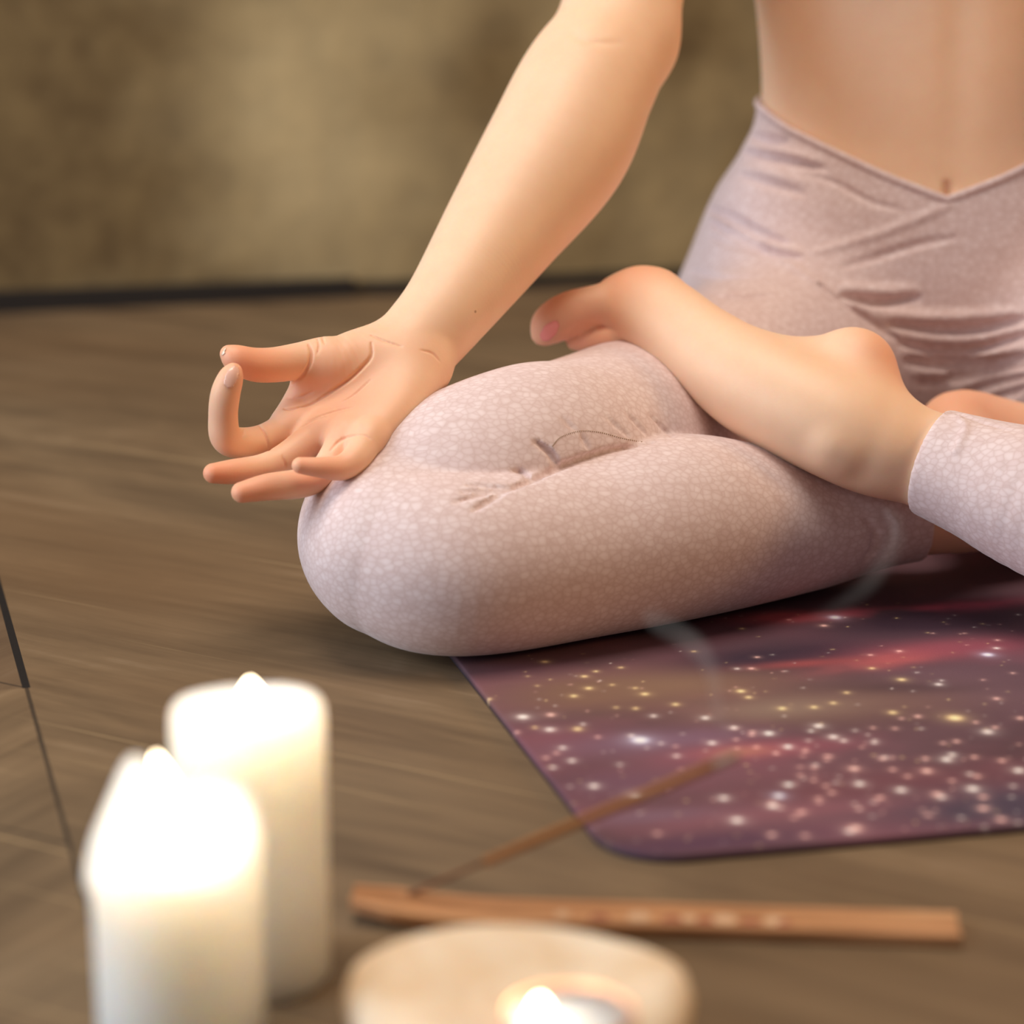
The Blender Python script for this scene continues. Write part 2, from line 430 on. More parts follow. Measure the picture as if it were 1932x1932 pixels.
# --- right arm and hand
SHO_R, ELB_R = np.array([12.6, 178.5, 50.0]), W(1150, 105, 162.5)
WRI = W(775, 662, 149.3)
def Fg(*k): return [(W(x, y, d), r) for x, y, d, r in k]
PALM_N = np.array([-.15, -.62, .77])
upper_arm_r = [(SHO_R, 4.4), (ELB_R * .5 + SHO_R * .5 + np.array([-1.0, 0, 0]), 3.9), (W(1165, 70, 163.5), 3.65)]
forearm_r = [(W(1165, 70, 163.5), 3.65), (W(1108, 160, 160.8), 4.15), (W(1051, 280, 158.5), 4.3), (W(952, 425, 155), 3.5), (W(852, 570, 151), 2.65), (W(790, 645, 149.5), 2.42), (W(745, 695, 148.3), 2.3)]
arm_ops = [('+', Tube(upper_arm_r, 16), 0), ('+', Tube(forearm_r, 24), 1.0)]
palm_ops = [
    ('+', Tube(Fg((770, 672, 149.0, 1.75), (690, 735, 147.7, 1.35), (560, 800, 146.6, 1.02)), flat=(PALM_N, .85)), 1.2),
    ('+', Tube(Fg((772, 680, 149.0, 1.6), (705, 745, 147.0, 1.25), (612, 812, 145.4, 1.02)), flat=(PALM_N, .85)), 1.2),
    ('+', Tube(Fg((780, 690, 148.6, 1.6), (728, 760, 146.2, 1.25), (655, 822, 144.2, .98)), flat=(PALM_N, .85)), 1.2),
    ('+', Tube(Fg((790, 700, 148.0, 1.5), (755, 765, 145.6, 1.35), (697, 826, 143.2, .92)), flat=(PALM_N, .9)), 1.2),
    ('+', Tube(Fg((745, 655, 149.2, 1.2), (690, 672, 148.0, 1.62), (632, 690, 147.0, 1.5), (585, 690, 146.6, 1.12))), 1.0),
    ('+', Tube(Fg((590, 715, 147.2, .9), (560, 760, 147.2, .8), (545, 795, 146.6, .85))), .9)]
thumb = Fg((610, 680, 146.9, 1.25), (575, 680, 146.4, 1.05), (520, 688, 145.4, .97), (480, 688, 144.6, .93), (448, 678, 144.0, .78), (432, 668, 143.9, .50))
index = Fg((560, 800, 146.6, 1.0), (500, 830, 145.4, .90), (452, 836, 144.3, .86), (426, 824, 143.5, .86), (421, 785, 142.9, .80), (425, 745, 142.4, .80), (434, 716, 142.2, .70), (440, 702, 142.2, .50))
middle = Fg((612, 812, 145.4, .98), (540, 862, 144.3, .80), (495, 882, 143.4, .74), (440, 890, 142.4, .68), (402, 893, 141.8, .54))
ring = Fg((655, 822, 144.2, .95), (615, 885, 142.8, .82), (575, 910, 141.9, .80), (505, 919, 140.8, .72), (456, 929, 140.2, .56))
pinky = Fg((697, 826, 143.2, .90), (672, 864, 141.8, .78), (645, 882, 141.1, .70), (605, 882, 140.4, .56), (566, 878, 140.0, .44))
def fk(p): return near(p, 3.2, .9, .02)
finger_groups = [(fk(thumb[0][0]), [('+', Tube(thumb, 8), 0)]), (fk(index[0][0]), [('+', Tube(index, 8), 0)]), (fk(middle[0][0]), [('+', Tube(middle, 8), 0)]),
                 (fk(ring[0][0]), [('+', Tube(ring, 8), 0)]), (fk(pinky[0][0]), [('+', Tube(pinky, 8), 0)])]

# --- feet
left_foot_ops = [
    ('+', Tube(Fg((1860, 908, 147.0, 3.0), (1745, 866, 148.6, 2.75), (1650, 836, 148.6, 2.95), (1560, 794, 148.8, 3.05), (1430, 730, 150.8, 2.95), (1320, 655, 153.6, 2.55), (1230, 590, 156.4, 2.45), (1180, 575, 157.2, 1.7)), 16), 0),
    ('+', Tube(Fg((1632, 800, 149.8, 2.6), (1622, 718, 150.6, 2.3), (1610, 690, 151.0, 2.2), (1560, 700, 151.6, 2.1), (1470, 710, 152.4, 2.1)), 12), 1.6),
    ('+', Tube(Fg((1572, 842, 146.9, 1.05), (1588, 850, 146.9, .95))), 1.0),
    ('+', Tube(Fg((1235, 560, 157.4, 1.5), (1205, 556, 157.8, 1.5), (1165, 565, 158.2, 1.25))), 1.2)]
left_toe_groups = [(near(W(1190, 590, 157.5), 3.2, 1.2, .03), [('+', Tube(Fg((1205, 568, 157.2, 1.6), (1130, 578, 157.2, 1.32), (1078, 592, 157.3, 1.36), (1042, 610, 157.3, 1.22), (1026, 628, 157.3, .8)), 8), 0)])]
for q, (dx, dy, dd, r) in enumerate(((0, 0, 0, .8), (18, 10, 1.6, .72), (36, 16, 3.2, .66), (56, 20, 4.8, .6))):
    left_toe_groups.append((near(W(1200 + dx, 625, 157), 3.0, .8, .03), [('+', Tube(Fg((1215 + dx, 622, 156.6 + dd, .95), (1160 + dx, 634 + dy * .6, 156.9 + dd, r), (1115 + dx, 640 + dy, 157.4 + dd, r * .95), (1085 + dx, 644 + dy, 157.8 + dd, r * .7)), 6), 0)]))
right_foot_ops = [('+', Tube(Fg((1600, 985, 153.0, 2.6), (1732, 976, 154.0, 2.25), (1830, 965, 155.4, 2.4), (1960, 940, 158, 2.7), (2120, 920, 160, 2.8), (2250, 890, 161, 2.2))), 0),
                  ('+', Tube(Fg((1840, 900, 158, 2.6), (1808, 816, 161.0, 2.55), (1930, 834, 161.5, 2.35), (2100, 850, 162, 2.3), (2240, 870, 162, 1.8))), 1.5)]
# --- left arm and head, beyond the frame
L_WRI = np.array([50.5, 140, 17.5])
arm_l_ops = [('+', Tube([(np.array([43.4, 178.5, 50]), 4.4), (np.array([48, 171, 39]), 3.9), (np.array([50.5, 163, 29]), 3.7), (np.array([51, 152, 23.5]), 3.5), (L_WRI, 2.2), (np.array([51.5, 133, 14.2]), 1.9)]), 0),
             ('+', Ell((52, 130, 12.8), (3.6, 4.2, 1.5)), 1.0)]
for q in range(4):
    fx = 49.6 + 1.7 * q
    arm_l_ops.append(('+', Tube([(np.array([fx, 128.5, 12.7]), .9), (np.array([fx + .2, 124.3, 12.0 - abs(q - 1.5) * .2]), .8), (np.array([fx + .3, 121.6 + abs(q - 1) * .7, 10.4]), .6)]), .4))
arm_l_ops.append(('+', Tube([(np.array([48.6, 132, 13.2]), 1.1), (np.array([46.6, 129.5, 13.4]), .95), (np.array([46.8, 126.8, 13.2]), .7)]), .6))
head_ops = [('+', Tube([(np.array([CX, 179.5, 54]), 5.4), (np.array([CX, 178.5, 62]), 5.2), (np.array([CX, 178.5, 68]), 5.4)]), 2.5),
            ('+', Ell((CX, 178.5, 76), (7.4, 9.2, 9.6)), 2.0), ('+', Ell((CX, 173.8, 69.5), (5.2, 5.6, 5.6)), 3.0),
            ('+', Tube([(np.array([CX, 169.0, 75.5]), .8), (np.array([CX, 167.6, 71.8]), 1.15)]), .8)]

body_groups = [(0, [('+', Loft(SHRINK, 0, extra=belly, sink=waist), 0), ('+', arm_ops[0][1], 2.0), arm_ops[1], arm_l_ops[0]] + arm_l_ops[1:] + head_ops)]
lg = leg_groups(-.6, False); lg[0] = (1.5, lg[0][1][1:])
body_groups += lg
body_groups += [(.3, left_foot_ops)] + left_toe_groups + [(.2, right_foot_ops)]
LEGS = Field(leg_groups(0, True), floor=.55)
BODY = Field(body_groups, floor=.85)
HAND = Field([(0, [arm_ops[0], arm_ops[1]] + palm_ops)] + finger_groups)
print('fields', round(time.time() - T0, 1))

# ---- folds, creases and seams, laid on the surfaces they belong to
def crease(field, pix, d0, d1, r, depth=0.0, n=5, taper=.6):
    pts = catmull(np.array(pix, float), n); P = field.shoot(pts, d0, d1); P = P[~np.isnan(P[:, 0])]
    if len(P) < 2: return None
    j = np.linalg.norm(np.diff(P, axis=0), axis=1); P = P[np.append(True, j < 2.5)]
    P = P - field.grad(P) * depth
    tp = np.sin(np.linspace(.1, .9, len(P)) * pi) ** taper
    return Tube([(p, r * t) for p, t in zip(P, tp)], 1)
def zl(ox, oy, s, *p): return [(ox + x / s, oy + y / s) for x, y in p]
def zh(*p): return zl(350, 550, 3.22, *p)
def zk(*p): return zl(550, 650, 2.147, *p)
def zw(*p): return zl(1250, 0, 2.415, *p)
def zc(*p): return zl(1500, 700, 4.294, *p)

HAND_LINES = [(zh((748, 318), (765, 370), (752, 450), (710, 515), (645, 570)), .085, .012),
    (zh((1128, 310), (1130, 390), (1080, 455), (1000, 530), (900, 600), (770, 680), (690, 705)), .075, .02),
    (zh((690, 705), (640, 715), (600, 712)), .07, .01), (zh((430, 795), (470, 840), (497, 900), (510, 965)), .07, .01),
    (zh((352, 800), (358, 840), (347, 880)), .06, .01), (zh((880, 965), (930, 912), (1000, 878), (1080, 872), (1125, 895)), .06, .02),
    (zh((1130, 265), (1210, 300), (1310, 335)), .05, .03), (zh((1430, 355), (1500, 375), (1545, 425)), .05, .03),
    (zh((740, 790), (830, 750), (930, 720), (1020, 700)), .05, .03), (zh((1120, 540), (1030, 620), (950, 670)), .05, .035),
    (zh((690, 830), (780, 780), (850, 760)), .045, .03), (zh((620, 650), (700, 640), (790, 600)), .045, .03),
    (zh((800, 280), (812, 330), (800, 380)), .04, .03), (zh((830, 275), (845, 320)), .04, .03), (zh((590, 1000), (610, 1060), (590, 1085)), .06, .01)]
for pix, r, dp in HAND_LINES:
    t = crease(HAND, pix, 132, 152, r * 1.5, .2 * r + dp * .3)
    if t: HAND.cuts.append((t, .06))

LEG_GROOVES = [([(1230, 834), (1140, 853), (1050, 884), (1000, 906), (958, 924)], 134, 160, .2, .0),  # pixels, near depth, far depth, radius, sink
    (zk((660, 640), (740, 612), (810, 596), (880, 580)), 134, 156, .13, .03), (zk((715, 568), (790, 570), (880, 577)), 134, 156, .12, .03),
    (zk((735, 672), (800, 632), (890, 580)), 134, 156, .14, .03), (zk((690, 598), (770, 588), (850, 580)), 134, 156, .1, .02),
    (zk((905, 510), (945, 522), (975, 548)), 134, 160, .16, 0), (zk((985, 392), (1040, 430), (1066, 468), (1072, 505)), 134, 160, .2, 0),
    (zk((1095, 295), (1150, 348)), 134, 160, .1, -.02), (zk((1270, 290), (1370, 375)), 134, 165, .12, -.03), (zk((1355, 275), (1450, 375)), 134, 165, .13, -.03),
    (zk((1450, 285), (1550, 380)), 134, 168, .13, -.03), (zk((1175, 365), (1205, 425)), 134, 160, .12, -.02),
    (zw((395, 612), (470, 640), (560, 645)), 150, 190, .34, 0), (zw((345, 690), (520, 720), (730, 768)), 150, 190, .30, 0),
    (zw((350, 800), (480, 835), (640, 885)), 150, 190, .26, -.05), (zw((190, 945), (300, 990), (430, 1060), (560, 1110)), 150, 190, .34, 0),
    (zw((225, 1015), (350, 1085), (480, 1150), (620, 1175)), 150, 190, .34, 0), (zw((220, 1080), (330, 1115), (450, 1150)), 150, 190, .24, -.05),
    (zw((130, 1240), (260, 1260), (420, 1255)), 150, 190, .3, -.08), (zw((230, 1345), (350, 1350), (480, 1340)), 150, 190, .3, -.08),
    (zw((650, 790), (800, 840), (950, 920), (1100, 960)), 150, 190, .18, -.05), (zw((830, 1215), (1000, 1165), (1180, 1110), (1330, 1085)), 150, 190, .22, -.08),
    (zw((820, 1350), (980, 1372), (1160, 1358)), 150, 190, .34, 0), (zw((1040, 1470), (1250, 1490), (1450, 1490), (1647, 1455)), 150, 190, .42, 0),
    (zw((1090, 1560), (1250, 1590), (1420, 1585), (1647, 1530)), 150, 190, .36, 0), (zw((1120, 1640), (1300, 1660), (1470, 1655), (1647, 1625)), 150, 190, .42, 0),
    (zw((1180, 1740), (1350, 1720), (1500, 1690), (1647, 1665)), 150, 190, .36, 0), (zw((1380, 1790), (1520, 1750), (1647, 1715)), 150, 190, .34, 0),
    (zw((1470, 1830), (1560, 1800), (1647, 1765)), 150, 190, .32, 0), (zw((700, 1290), (850, 1400), (1000, 1500), (1100, 1560)), 150, 190, .2, -.05),
    (zc((1180, 395), (1270, 330), (1400, 370), (1560, 430), (1800, 500)), 140, 160, .16, -.05), (zc((560, 1200), (640, 1290), (640, 1420), (560, 1540)), 145, 165, .22, -.05)]
LEG_RIDGES = [(zw((230, 1000), (390, 1090), (540, 1180), (700, 1290), (850, 1400), (960, 1480)), 150, 190, .16, .02), (zw((1310, 935), (1180, 990), (1000, 1060), (840, 1110), (690, 1150)), 150, 190, .14, .05),
    (zw((215, 980), (330, 1040), (470, 1105), (620, 1150)), 150, 190, .3, .12), (zw((350, 655), (500, 690), (700, 735)), 150, 190, .3, .12), (zw((360, 760), (500, 790), (650, 835)), 150, 190, .3, .14),
    (zw((820, 1310), (980, 1330), (1150, 1320)), 150, 190, .4, .2), (zw((850, 1400), (1050, 1440), (1300, 1450), (1600, 1425)), 150, 190, .45, .2), (zw((1060, 1520), (1250, 1545), (1450, 1540), (1640, 1500)), 150, 190, .42, .18),
    (zw((1110, 1605), (1300, 1625), (1470, 1620), (1640, 1585)), 150, 190, .42, .18), (zw((1150, 1695), (1350, 1690), (1500, 1670), (1640, 1645)), 150, 190, .4, .15),
    (zc((770, 1160), (832, 1260), (805, 1420), (715, 1545)), 145, 165, .13, .02), (zc((1325, 372), (1385, 455), (1345, 560), (1300, 650)), 140, 160, .09, .02)]
_add = [crease(LEGS, p, a, b, r * 1.15, dp, taper=.5) for p, a, b, r, dp in LEG_RIDGES]
_cut = [crease(LEGS, p, a, b, r * (1.25 if a > 139 else 1.25), dp + (.1 if a > 139 else .4) * r) for p, a, b, r, dp in LEG_GROOVES]
LEGS.groups.append((.35, [('+', t, .1) for t in _add if t]))
LEGS.cuts += [(t, .2 if t.ra.max() > .27 else .06) for t in _cut if t]

BODY_LINES = [(zw((1300, 835), (1306, 875), (1306, 905), (1308, 935)), 150, 190, .36, .08), (zl(900, 0, 3.22, (560, 190), (650, 245), (760, 260), (880, 260)), 150, 172, .22, -.12),
              (zl(950, 450, 1.967, (215, 395), (270, 330), (340, 320), (420, 335)), 145, 165, .12, 0)]
for p, a, b, r, dp in BODY_LINES:
    t = crease(BODY, p, a, b, r, dp)
    if t: BODY.cuts.append((t, .2))
print('creases', round(time.time() - T0, 1))
HB, HH, HL = .22, .07, .16      # cell sizes of the body, the hand and the leggings
CP1, CP2, CP3, SMOKE = .016, .036, .035, 7.0     # candle flames, smoke density

def skin_mat():
    m = NT('skin'); o = m.obj(); a = m.n('ShaderNodeVertexColor', layer_name='rosy')
    n1 = m.noise(o, 60, 4, .6); n2 = m.noise(o, 700, 2, .5)
    base = m.mix(n1, lin(240, 198, 166), lin(247, 210, 180))
    col = m.mix(a.outputs[0], base, lin(238, 146, 110))
    mole = HAND.shoot([(897, 588)], 138, 160)[0] * CM; ds = m.n('ShaderNodeVectorMath', operation='DISTANCE'); m.put(ds.inputs[0], o); ds.inputs[1].default_value = tuple(mole)
    col = m.mix(m.math('MULTIPLY', m.math('LESS_THAN', ds.outputs['Value'], .0008), .6), col, lin(150, 86, 54))
    m.set(Base_Color=col, Roughness=.52); b = m.b
    b.inputs['Subsurface Weight'].default_value = .5; b.inputs['Subsurface Radius'].default_value = (1.0, .36, .18); b.inputs['Subsurface Scale'].default_value = .006
    b.inputs['Specular IOR Level'].default_value = .35
    m.bump(n2, .06, .001); return m.m
def legging_mat(name='legging_fabric'):
    m = NT(name); o = m.obj()
    p = m.mapping(o, rot=(0, radians(8), radians(-14)), scale=(205, 290, 300))
    w = m.n('ShaderNodeVectorMath', operation='ADD')
    nz = m.n('ShaderNodeTexNoise'); m.put(nz.inputs['Vector'], o); nz.inputs['Scale'].default_value = 40
    m.put(w.inputs[0], p); m.put(w.inputs[1], nz.outputs['Color'])
    v = m.n('ShaderNodeTexVoronoi', feature='DISTANCE_TO_EDGE'); m.put(v.inputs['Vector'], w.outputs[0]); v.inputs['Scale'].default_value = 1.0
    vc = m.n('ShaderNodeTexVoronoi', feature='F1'); m.put(vc.inputs['Vector'], w.outputs[0]); vc.inputs['Scale'].default_value = 1.0
    e1 = m.ramp(v.outputs['Distance'], [(.0, (1, 1, 1)), (.07, (.55, .55, .55)), (.22, (0, 0, 0))]); e2 = m.ramp(vc.outputs['Distance'], [(.25, (0, 0, 0)), (.75, (1, 1, 1))]); edge = m.math('ADD', m.math('MULTIPLY', e1, .6), m.math('MULTIPLY', e2, .45), True)
    sep = m.n('ShaderNodeSeparateColor'); m.put(sep.inputs[0], vc.outputs['Color'])
    cell = m.mix(m.math('MULTIPLY', sep.outputs[0], .8), lin(240, 222, 224), lin(226, 203, 204))
    col = m.mix(m.math('MULTIPLY', edge, .46), cell, lin(196, 164, 158))
    big = m.noise(o, 9, 3, .5); col = m.mix(m.math('MULTIPLY', big, .25), col, lin(205, 180, 176))
    m.set(Base_Color=col, Roughness=.75); m.b.inputs['Specular IOR Level'].default_value = .25
    m.b.inputs['Sheen Weight'].default_value = .25; m.b.inputs['Sheen Roughness'].default_value = .4
    weave = m.noise(o, 1800, 2, .6); m.bump(weave, .12, .0006)
    return m.m

def rosy(V):
    """redder skin of the palm, the finger pads, the toes and the heel"""
    r = np.zeros(len(V), np.float32)
    for (p, R, k) in [(W(470, 690, 144), 3.2, .62), (W(425, 790, 142.5), 2.6, .25), (W(400, 892, 141.5), 2.2, .7), (W(470, 925, 140), 2.6, .6), (W(600, 885, 140), 2.8, .5),
                      (W(640, 760, 145), 4.5, .42), (W(590, 730, 146.5), 2.2, .5), (W(790, 680, 147), 1.6, .25), (W(1030, 610, 158), 3.0, .55), (W(1100, 640, 157), 3, .5), (W(1210, 530, 157), 2.6, .5), (W(1670, 680, 150), 2.4, .5), (W(1830, 770, 160), 5, .5)]:
        r = np.maximum(r, k * np.exp(-(np.linalg.norm(V - p, axis=1) / R) ** 2))
    return r
def set_rosy(me):
    n = len(me.vertices); co = np.empty(n * 3, np.float32); me.vertices.foreach_get('co', co)
    r = rosy(co.reshape(-1, 3) / CM); c = np.ones((n, 4), np.float32); c[:, :3] = r[:, None]
    at = me.color_attributes.new('rosy', 'FLOAT_COLOR', 'POINT'); at.data.foreach_set('color', c.ravel())

def build_person():
    Q = W(905, 492, 153.3); ax = forearm_r[-1][0] - forearm_r[2][0]; ax /= np.linalg.norm(ax)
    stub = list(forearm_r[:4]) + [(Q + ax * 2.5, 2.9)]
    coarse = Field([(k, [o if o is not arm_ops[1] else ('+', Tube(forearm_r[:6], 24), 1.0) for o in ops]) for k, ops in BODY.groups], BODY.cuts, BODY.floor)
    V1, F1 = coarse.mesh((-14, 118, 0), (66, 196, 88), HB)
    V2, F2 = HAND.mesh((-18, 128, 5), (6, 162, 30), HH)
    print('body', len(V1), 'hand', len(V2), round(time.time() - T0, 1))
    bm = bmesh.new()
    def load(V, Fc, side):
        b = bmesh.new(); me = mesh_np('tmp', V, Fc); b.from_mesh(me); bpy.data.meshes.remove(me)
        q = Vector(Q) * CM; a = Vector(ax)
        fs = [f for f in b.faces if (f.calc_center_median() - q).length < .07]
        geo = list({v for f in fs for v in f.verts}) + list({e for f in fs for e in f.edges}) + fs
        bmesh.ops.bisect_plane(b, geom=geo, dist=1e-6, plane_co=q + a * (side * .0003), plane_no=a)
        if side < 0: kill = [v for v in b.verts if (v.co - q).dot(a) > -.00025]; T = Tube(forearm_r[:6], 24); dv = T.f(np.array([v.co for v in kill], np.float32) / CM); kill = [v for v, x in zip(kill, dv) if abs(x) < .12 and v.co.x < .011]
        else: kill = [v for v in b.verts if (v.co - q).dot(a) < .00025]
        bmesh.ops.delete(b, geom=kill, context='VERTS')
        me = bpy.data.meshes.new('tmp'); b.to_mesh(me); b.free(); return me
    for V, Fc, s in ((V1, F1, -1), (V2, F2, 1)):
        me = load(V, Fc, s); bm.from_mesh(me); bpy.data.meshes.remove(me)
    q = Vector(Q) * CM
    be = [e for e in bm.edges if e.is_boundary and (e.verts[0].co - q).length < .05]
    try: bmesh.ops.bridge_loops(bm, edges=be)
    except Exception as ex: print('bridge', ex)
    bmesh.ops.recalc_face_normals(bm, faces=bm.faces)
    me = bpy.data.meshes.new('person'); bm.to_mesh(me); bm.free()
    me.polygons.foreach_set('use_smooth', np.ones(len(me.polygons), bool))
    co = np.empty(len(me.vertices) * 3, np.float32); me.vertices.foreach_get('co', co); co = co.reshape(-1, 3) / CM
    nr = np.zeros_like(co); near_q = np.where((np.abs((co - Q) @ ax) < 1.5) & (np.linalg.norm(co - Q, axis=1) < 6))[0]
    T = Field([(0, [('+', Tube(forearm_r, 24), 0)])]); near_q = near_q[np.abs(T.ev(co[near_q])) < .12]; nr[near_q] = T.grad(co[near_q])      # even shading where the two meshes of the arm meet
    me.normals_split_custom_set_from_vertices([tuple(v) for v in nr])
    set_rosy(me)
    o = link('person', me, skin_mat())
    tag(o, 'person sitting cross-legged in snakeskin leggings, hand on knee, thumb and index finger touching', 'person')
    V, Fc = LEGS.mesh((-14, 118, 0), (66, 196, 34), HL)
    print('legs', len(V), round(time.time() - T0, 1))
    lo = link('leggings', mesh_np('leggings', V, Fc), legging_mat(), o)
    lo['label'] = 'pale mauve snakeskin print leggings'
    return o, lo
person, leggings = build_person()
def build_top():
    V, Fc = Field([(0, [('+', Loft(TORSO, .35, top=lambda P: np.abs(P[:, 2] - 43.5) - 4.8), 0), ('+', Ell((22.8, 169.2, 42), (5.2, 3.4, 4.6)), 2.0), ('+', Ell((33.2, 169.2, 42), (5.2, 3.4, 4.6)), 2.0)])]).mesh((8, 160, 36), (48, 192, 52), .5)
    o = link('sports_top', mesh_np('sports_top', V, Fc), legging_mat('top_fabric'), person); o['label'] = 'pale mauve sports top'
build_top()
print('done', round(time.time() - T0, 1))

def parented(o, parent):
    o.parent = parent; o.matrix_parent_inverse = Matrix.Translation(-Vector(parent.location)); return o
def nail(name, field, poly, d0, d1, mat, label=None, lift=.035, step=2.0):
    poly = np.array(poly); x0, y0 = poly.min(0) - 1; x1, y1 = poly.max(0) + 1
    xs = np.arange(x0, x1, step); ys = np.arange(y0, y1, step); X, Y = np.meshgrid(xs, ys); P2 = np.stack([X.ravel(), Y.ravel()], 1)
    ins = np.zeros(len(P2), bool)
    for (ax_, ay), (bx, by) in zip(poly, np.roll(poly, -1, 0)):
        c = (ay > P2[:, 1]) != (by > P2[:, 1]); ins ^= c & (P2[:, 0] < (bx - ax_) * (P2[:, 1] - ay) / (by - ay + 1e-9) + ax_)
    P = field.shoot(P2, d0, d1); ok = ins & ~np.isnan(P[:, 0]); P = np.nan_to_num(P)
    P = P + field.grad(P) * lift
    idx = np.arange(len(P2)).reshape(X.shape); Fc = np.stack([idx[:-1, :-1], idx[1:, :-1], idx[1:, 1:], idx[:-1, 1:]], -1).reshape(-1, 4)
    Fc = Fc[ok[Fc].all(1)]; use = np.unique(Fc); mp = np.zeros(len(P2), int); mp[use] = np.arange(len(use))
    o = link(name, mesh_np(name, P[use], mp[Fc]), mat)
    md = o.modifiers.new('thickness', 'SOLIDIFY'); md.thickness = .0009; md.offset = -1.0
    parented(o, person)
    if label: o['label'] = label
    return o
def nail_mat(name, c):
    m = NT(name); m.set(Base_Color=c, Roughness=.22); m.b.inputs['Coat Weight'].default_value = .3; return m.m
nail('fingernail', HAND, catmull(np.array(zh((297, 446), (326, 472), (320, 530), (292, 580), (255, 588), (232, 556), (242, 505), (268, 462), (297, 446))), 4), 134, 150, nail_mat('nail_bare', lin(240, 190, 172)), 'bare fingernail of the index finger')
nail('fingernail', HAND, catmull(np.array(zh((252, 338), (238, 345), (222, 368), (222, 392), (238, 385), (246, 360), (252, 338))), 4), 134, 150, nail_mat('nail_pale', lin(240, 214, 192)), 'bare edge of the thumb nail', step=1.5)
nail('toenail', BODY, catmull(np.array([(1018, 630), (1028, 613), (1043, 605), (1053, 606), (1055, 619), (1046, 636), (1030, 645), (1020, 641), (1018, 630)]), 4), 140, 165, nail_mat('nail_pink', lin(255, 162, 156)), 'pink painted toenail of the big toe')

# waistband edge: a rolled rim that follows the dip of the waistband round the body
def waist_rim():
    L = Loft(TORSO, .30); R = L.R; pts = []
    for a in np.linspace(0, 2 * pi, 145)[:-1]:
        z = 23.0
        for _ in range(12):
            ia = lambda j: np.interp(z, R[:, 0], R[:, j])
            x, y = ia(1) + (ia(3) + .3) * cos(a), ia(2) + (ia(4) + .3) * sin(a)
            z = .5 * z + .5 * (z - float(waist(np.array([[x, y, z]]))[0]))
        pts.append((x, y, z - .02))
    bm = bmesh.new(); n = len(pts); rings = []
    for i, p in enumerate(pts):
        p = Vector(p); t = (Vector(pts[(i + 1) % n]) - Vector(pts[i - 1])).normalized(); u = Vector((0, 0, 1)); s = t.cross(u).normalized(); u = s.cross(t)
        rings.append([bm.verts.new(p + s * (.17 * cos(k)) + u * (.26 * sin(k))) for k in np.linspace(0, 2 * pi, 11)[:-1]])
    for i in range(n):
        A, B = rings[i], rings[(i + 1) % n]
        for k in range(10): bm.faces.new((A[k], A[(k + 1) % 10], B[(k + 1) % 10], B[k]))
    bmesh.ops.recalc_face_normals(bm, faces=bm.faces)
    o = from_bm('waistband_rim', bm, legging_mat('waistband_fabric')); o.parent = leggings
waist_rim()
# the stitched seam behind the knee
def stitches():
    m = NT('seam_thread'); m.set(Base_Color=lin(176, 146, 118), Roughness=.8)
    pts = catmull(np.array(zk((1056, 412), (1090, 376), (1165, 351), (1250, 356), (1340, 380), (1425, 396))), 22)
    P = LEGS.shoot(pts, 134, 165); P = P[~np.isnan(P[:, 0])]; P = P + LEGS.grad(P) * .01
    bm = bmesh.new()
    for i in range(0, len(P) - 1, 2):
        if np.linalg.norm(P[i + 1] - P[i]) < .5: tube_bm(bm, [P[i], P[i] * .4 + P[i + 1] * .6], [.035, .035], 6)
    o = from_bm('seam_stitching', bm, m.m); o.parent = leggings
stitches()

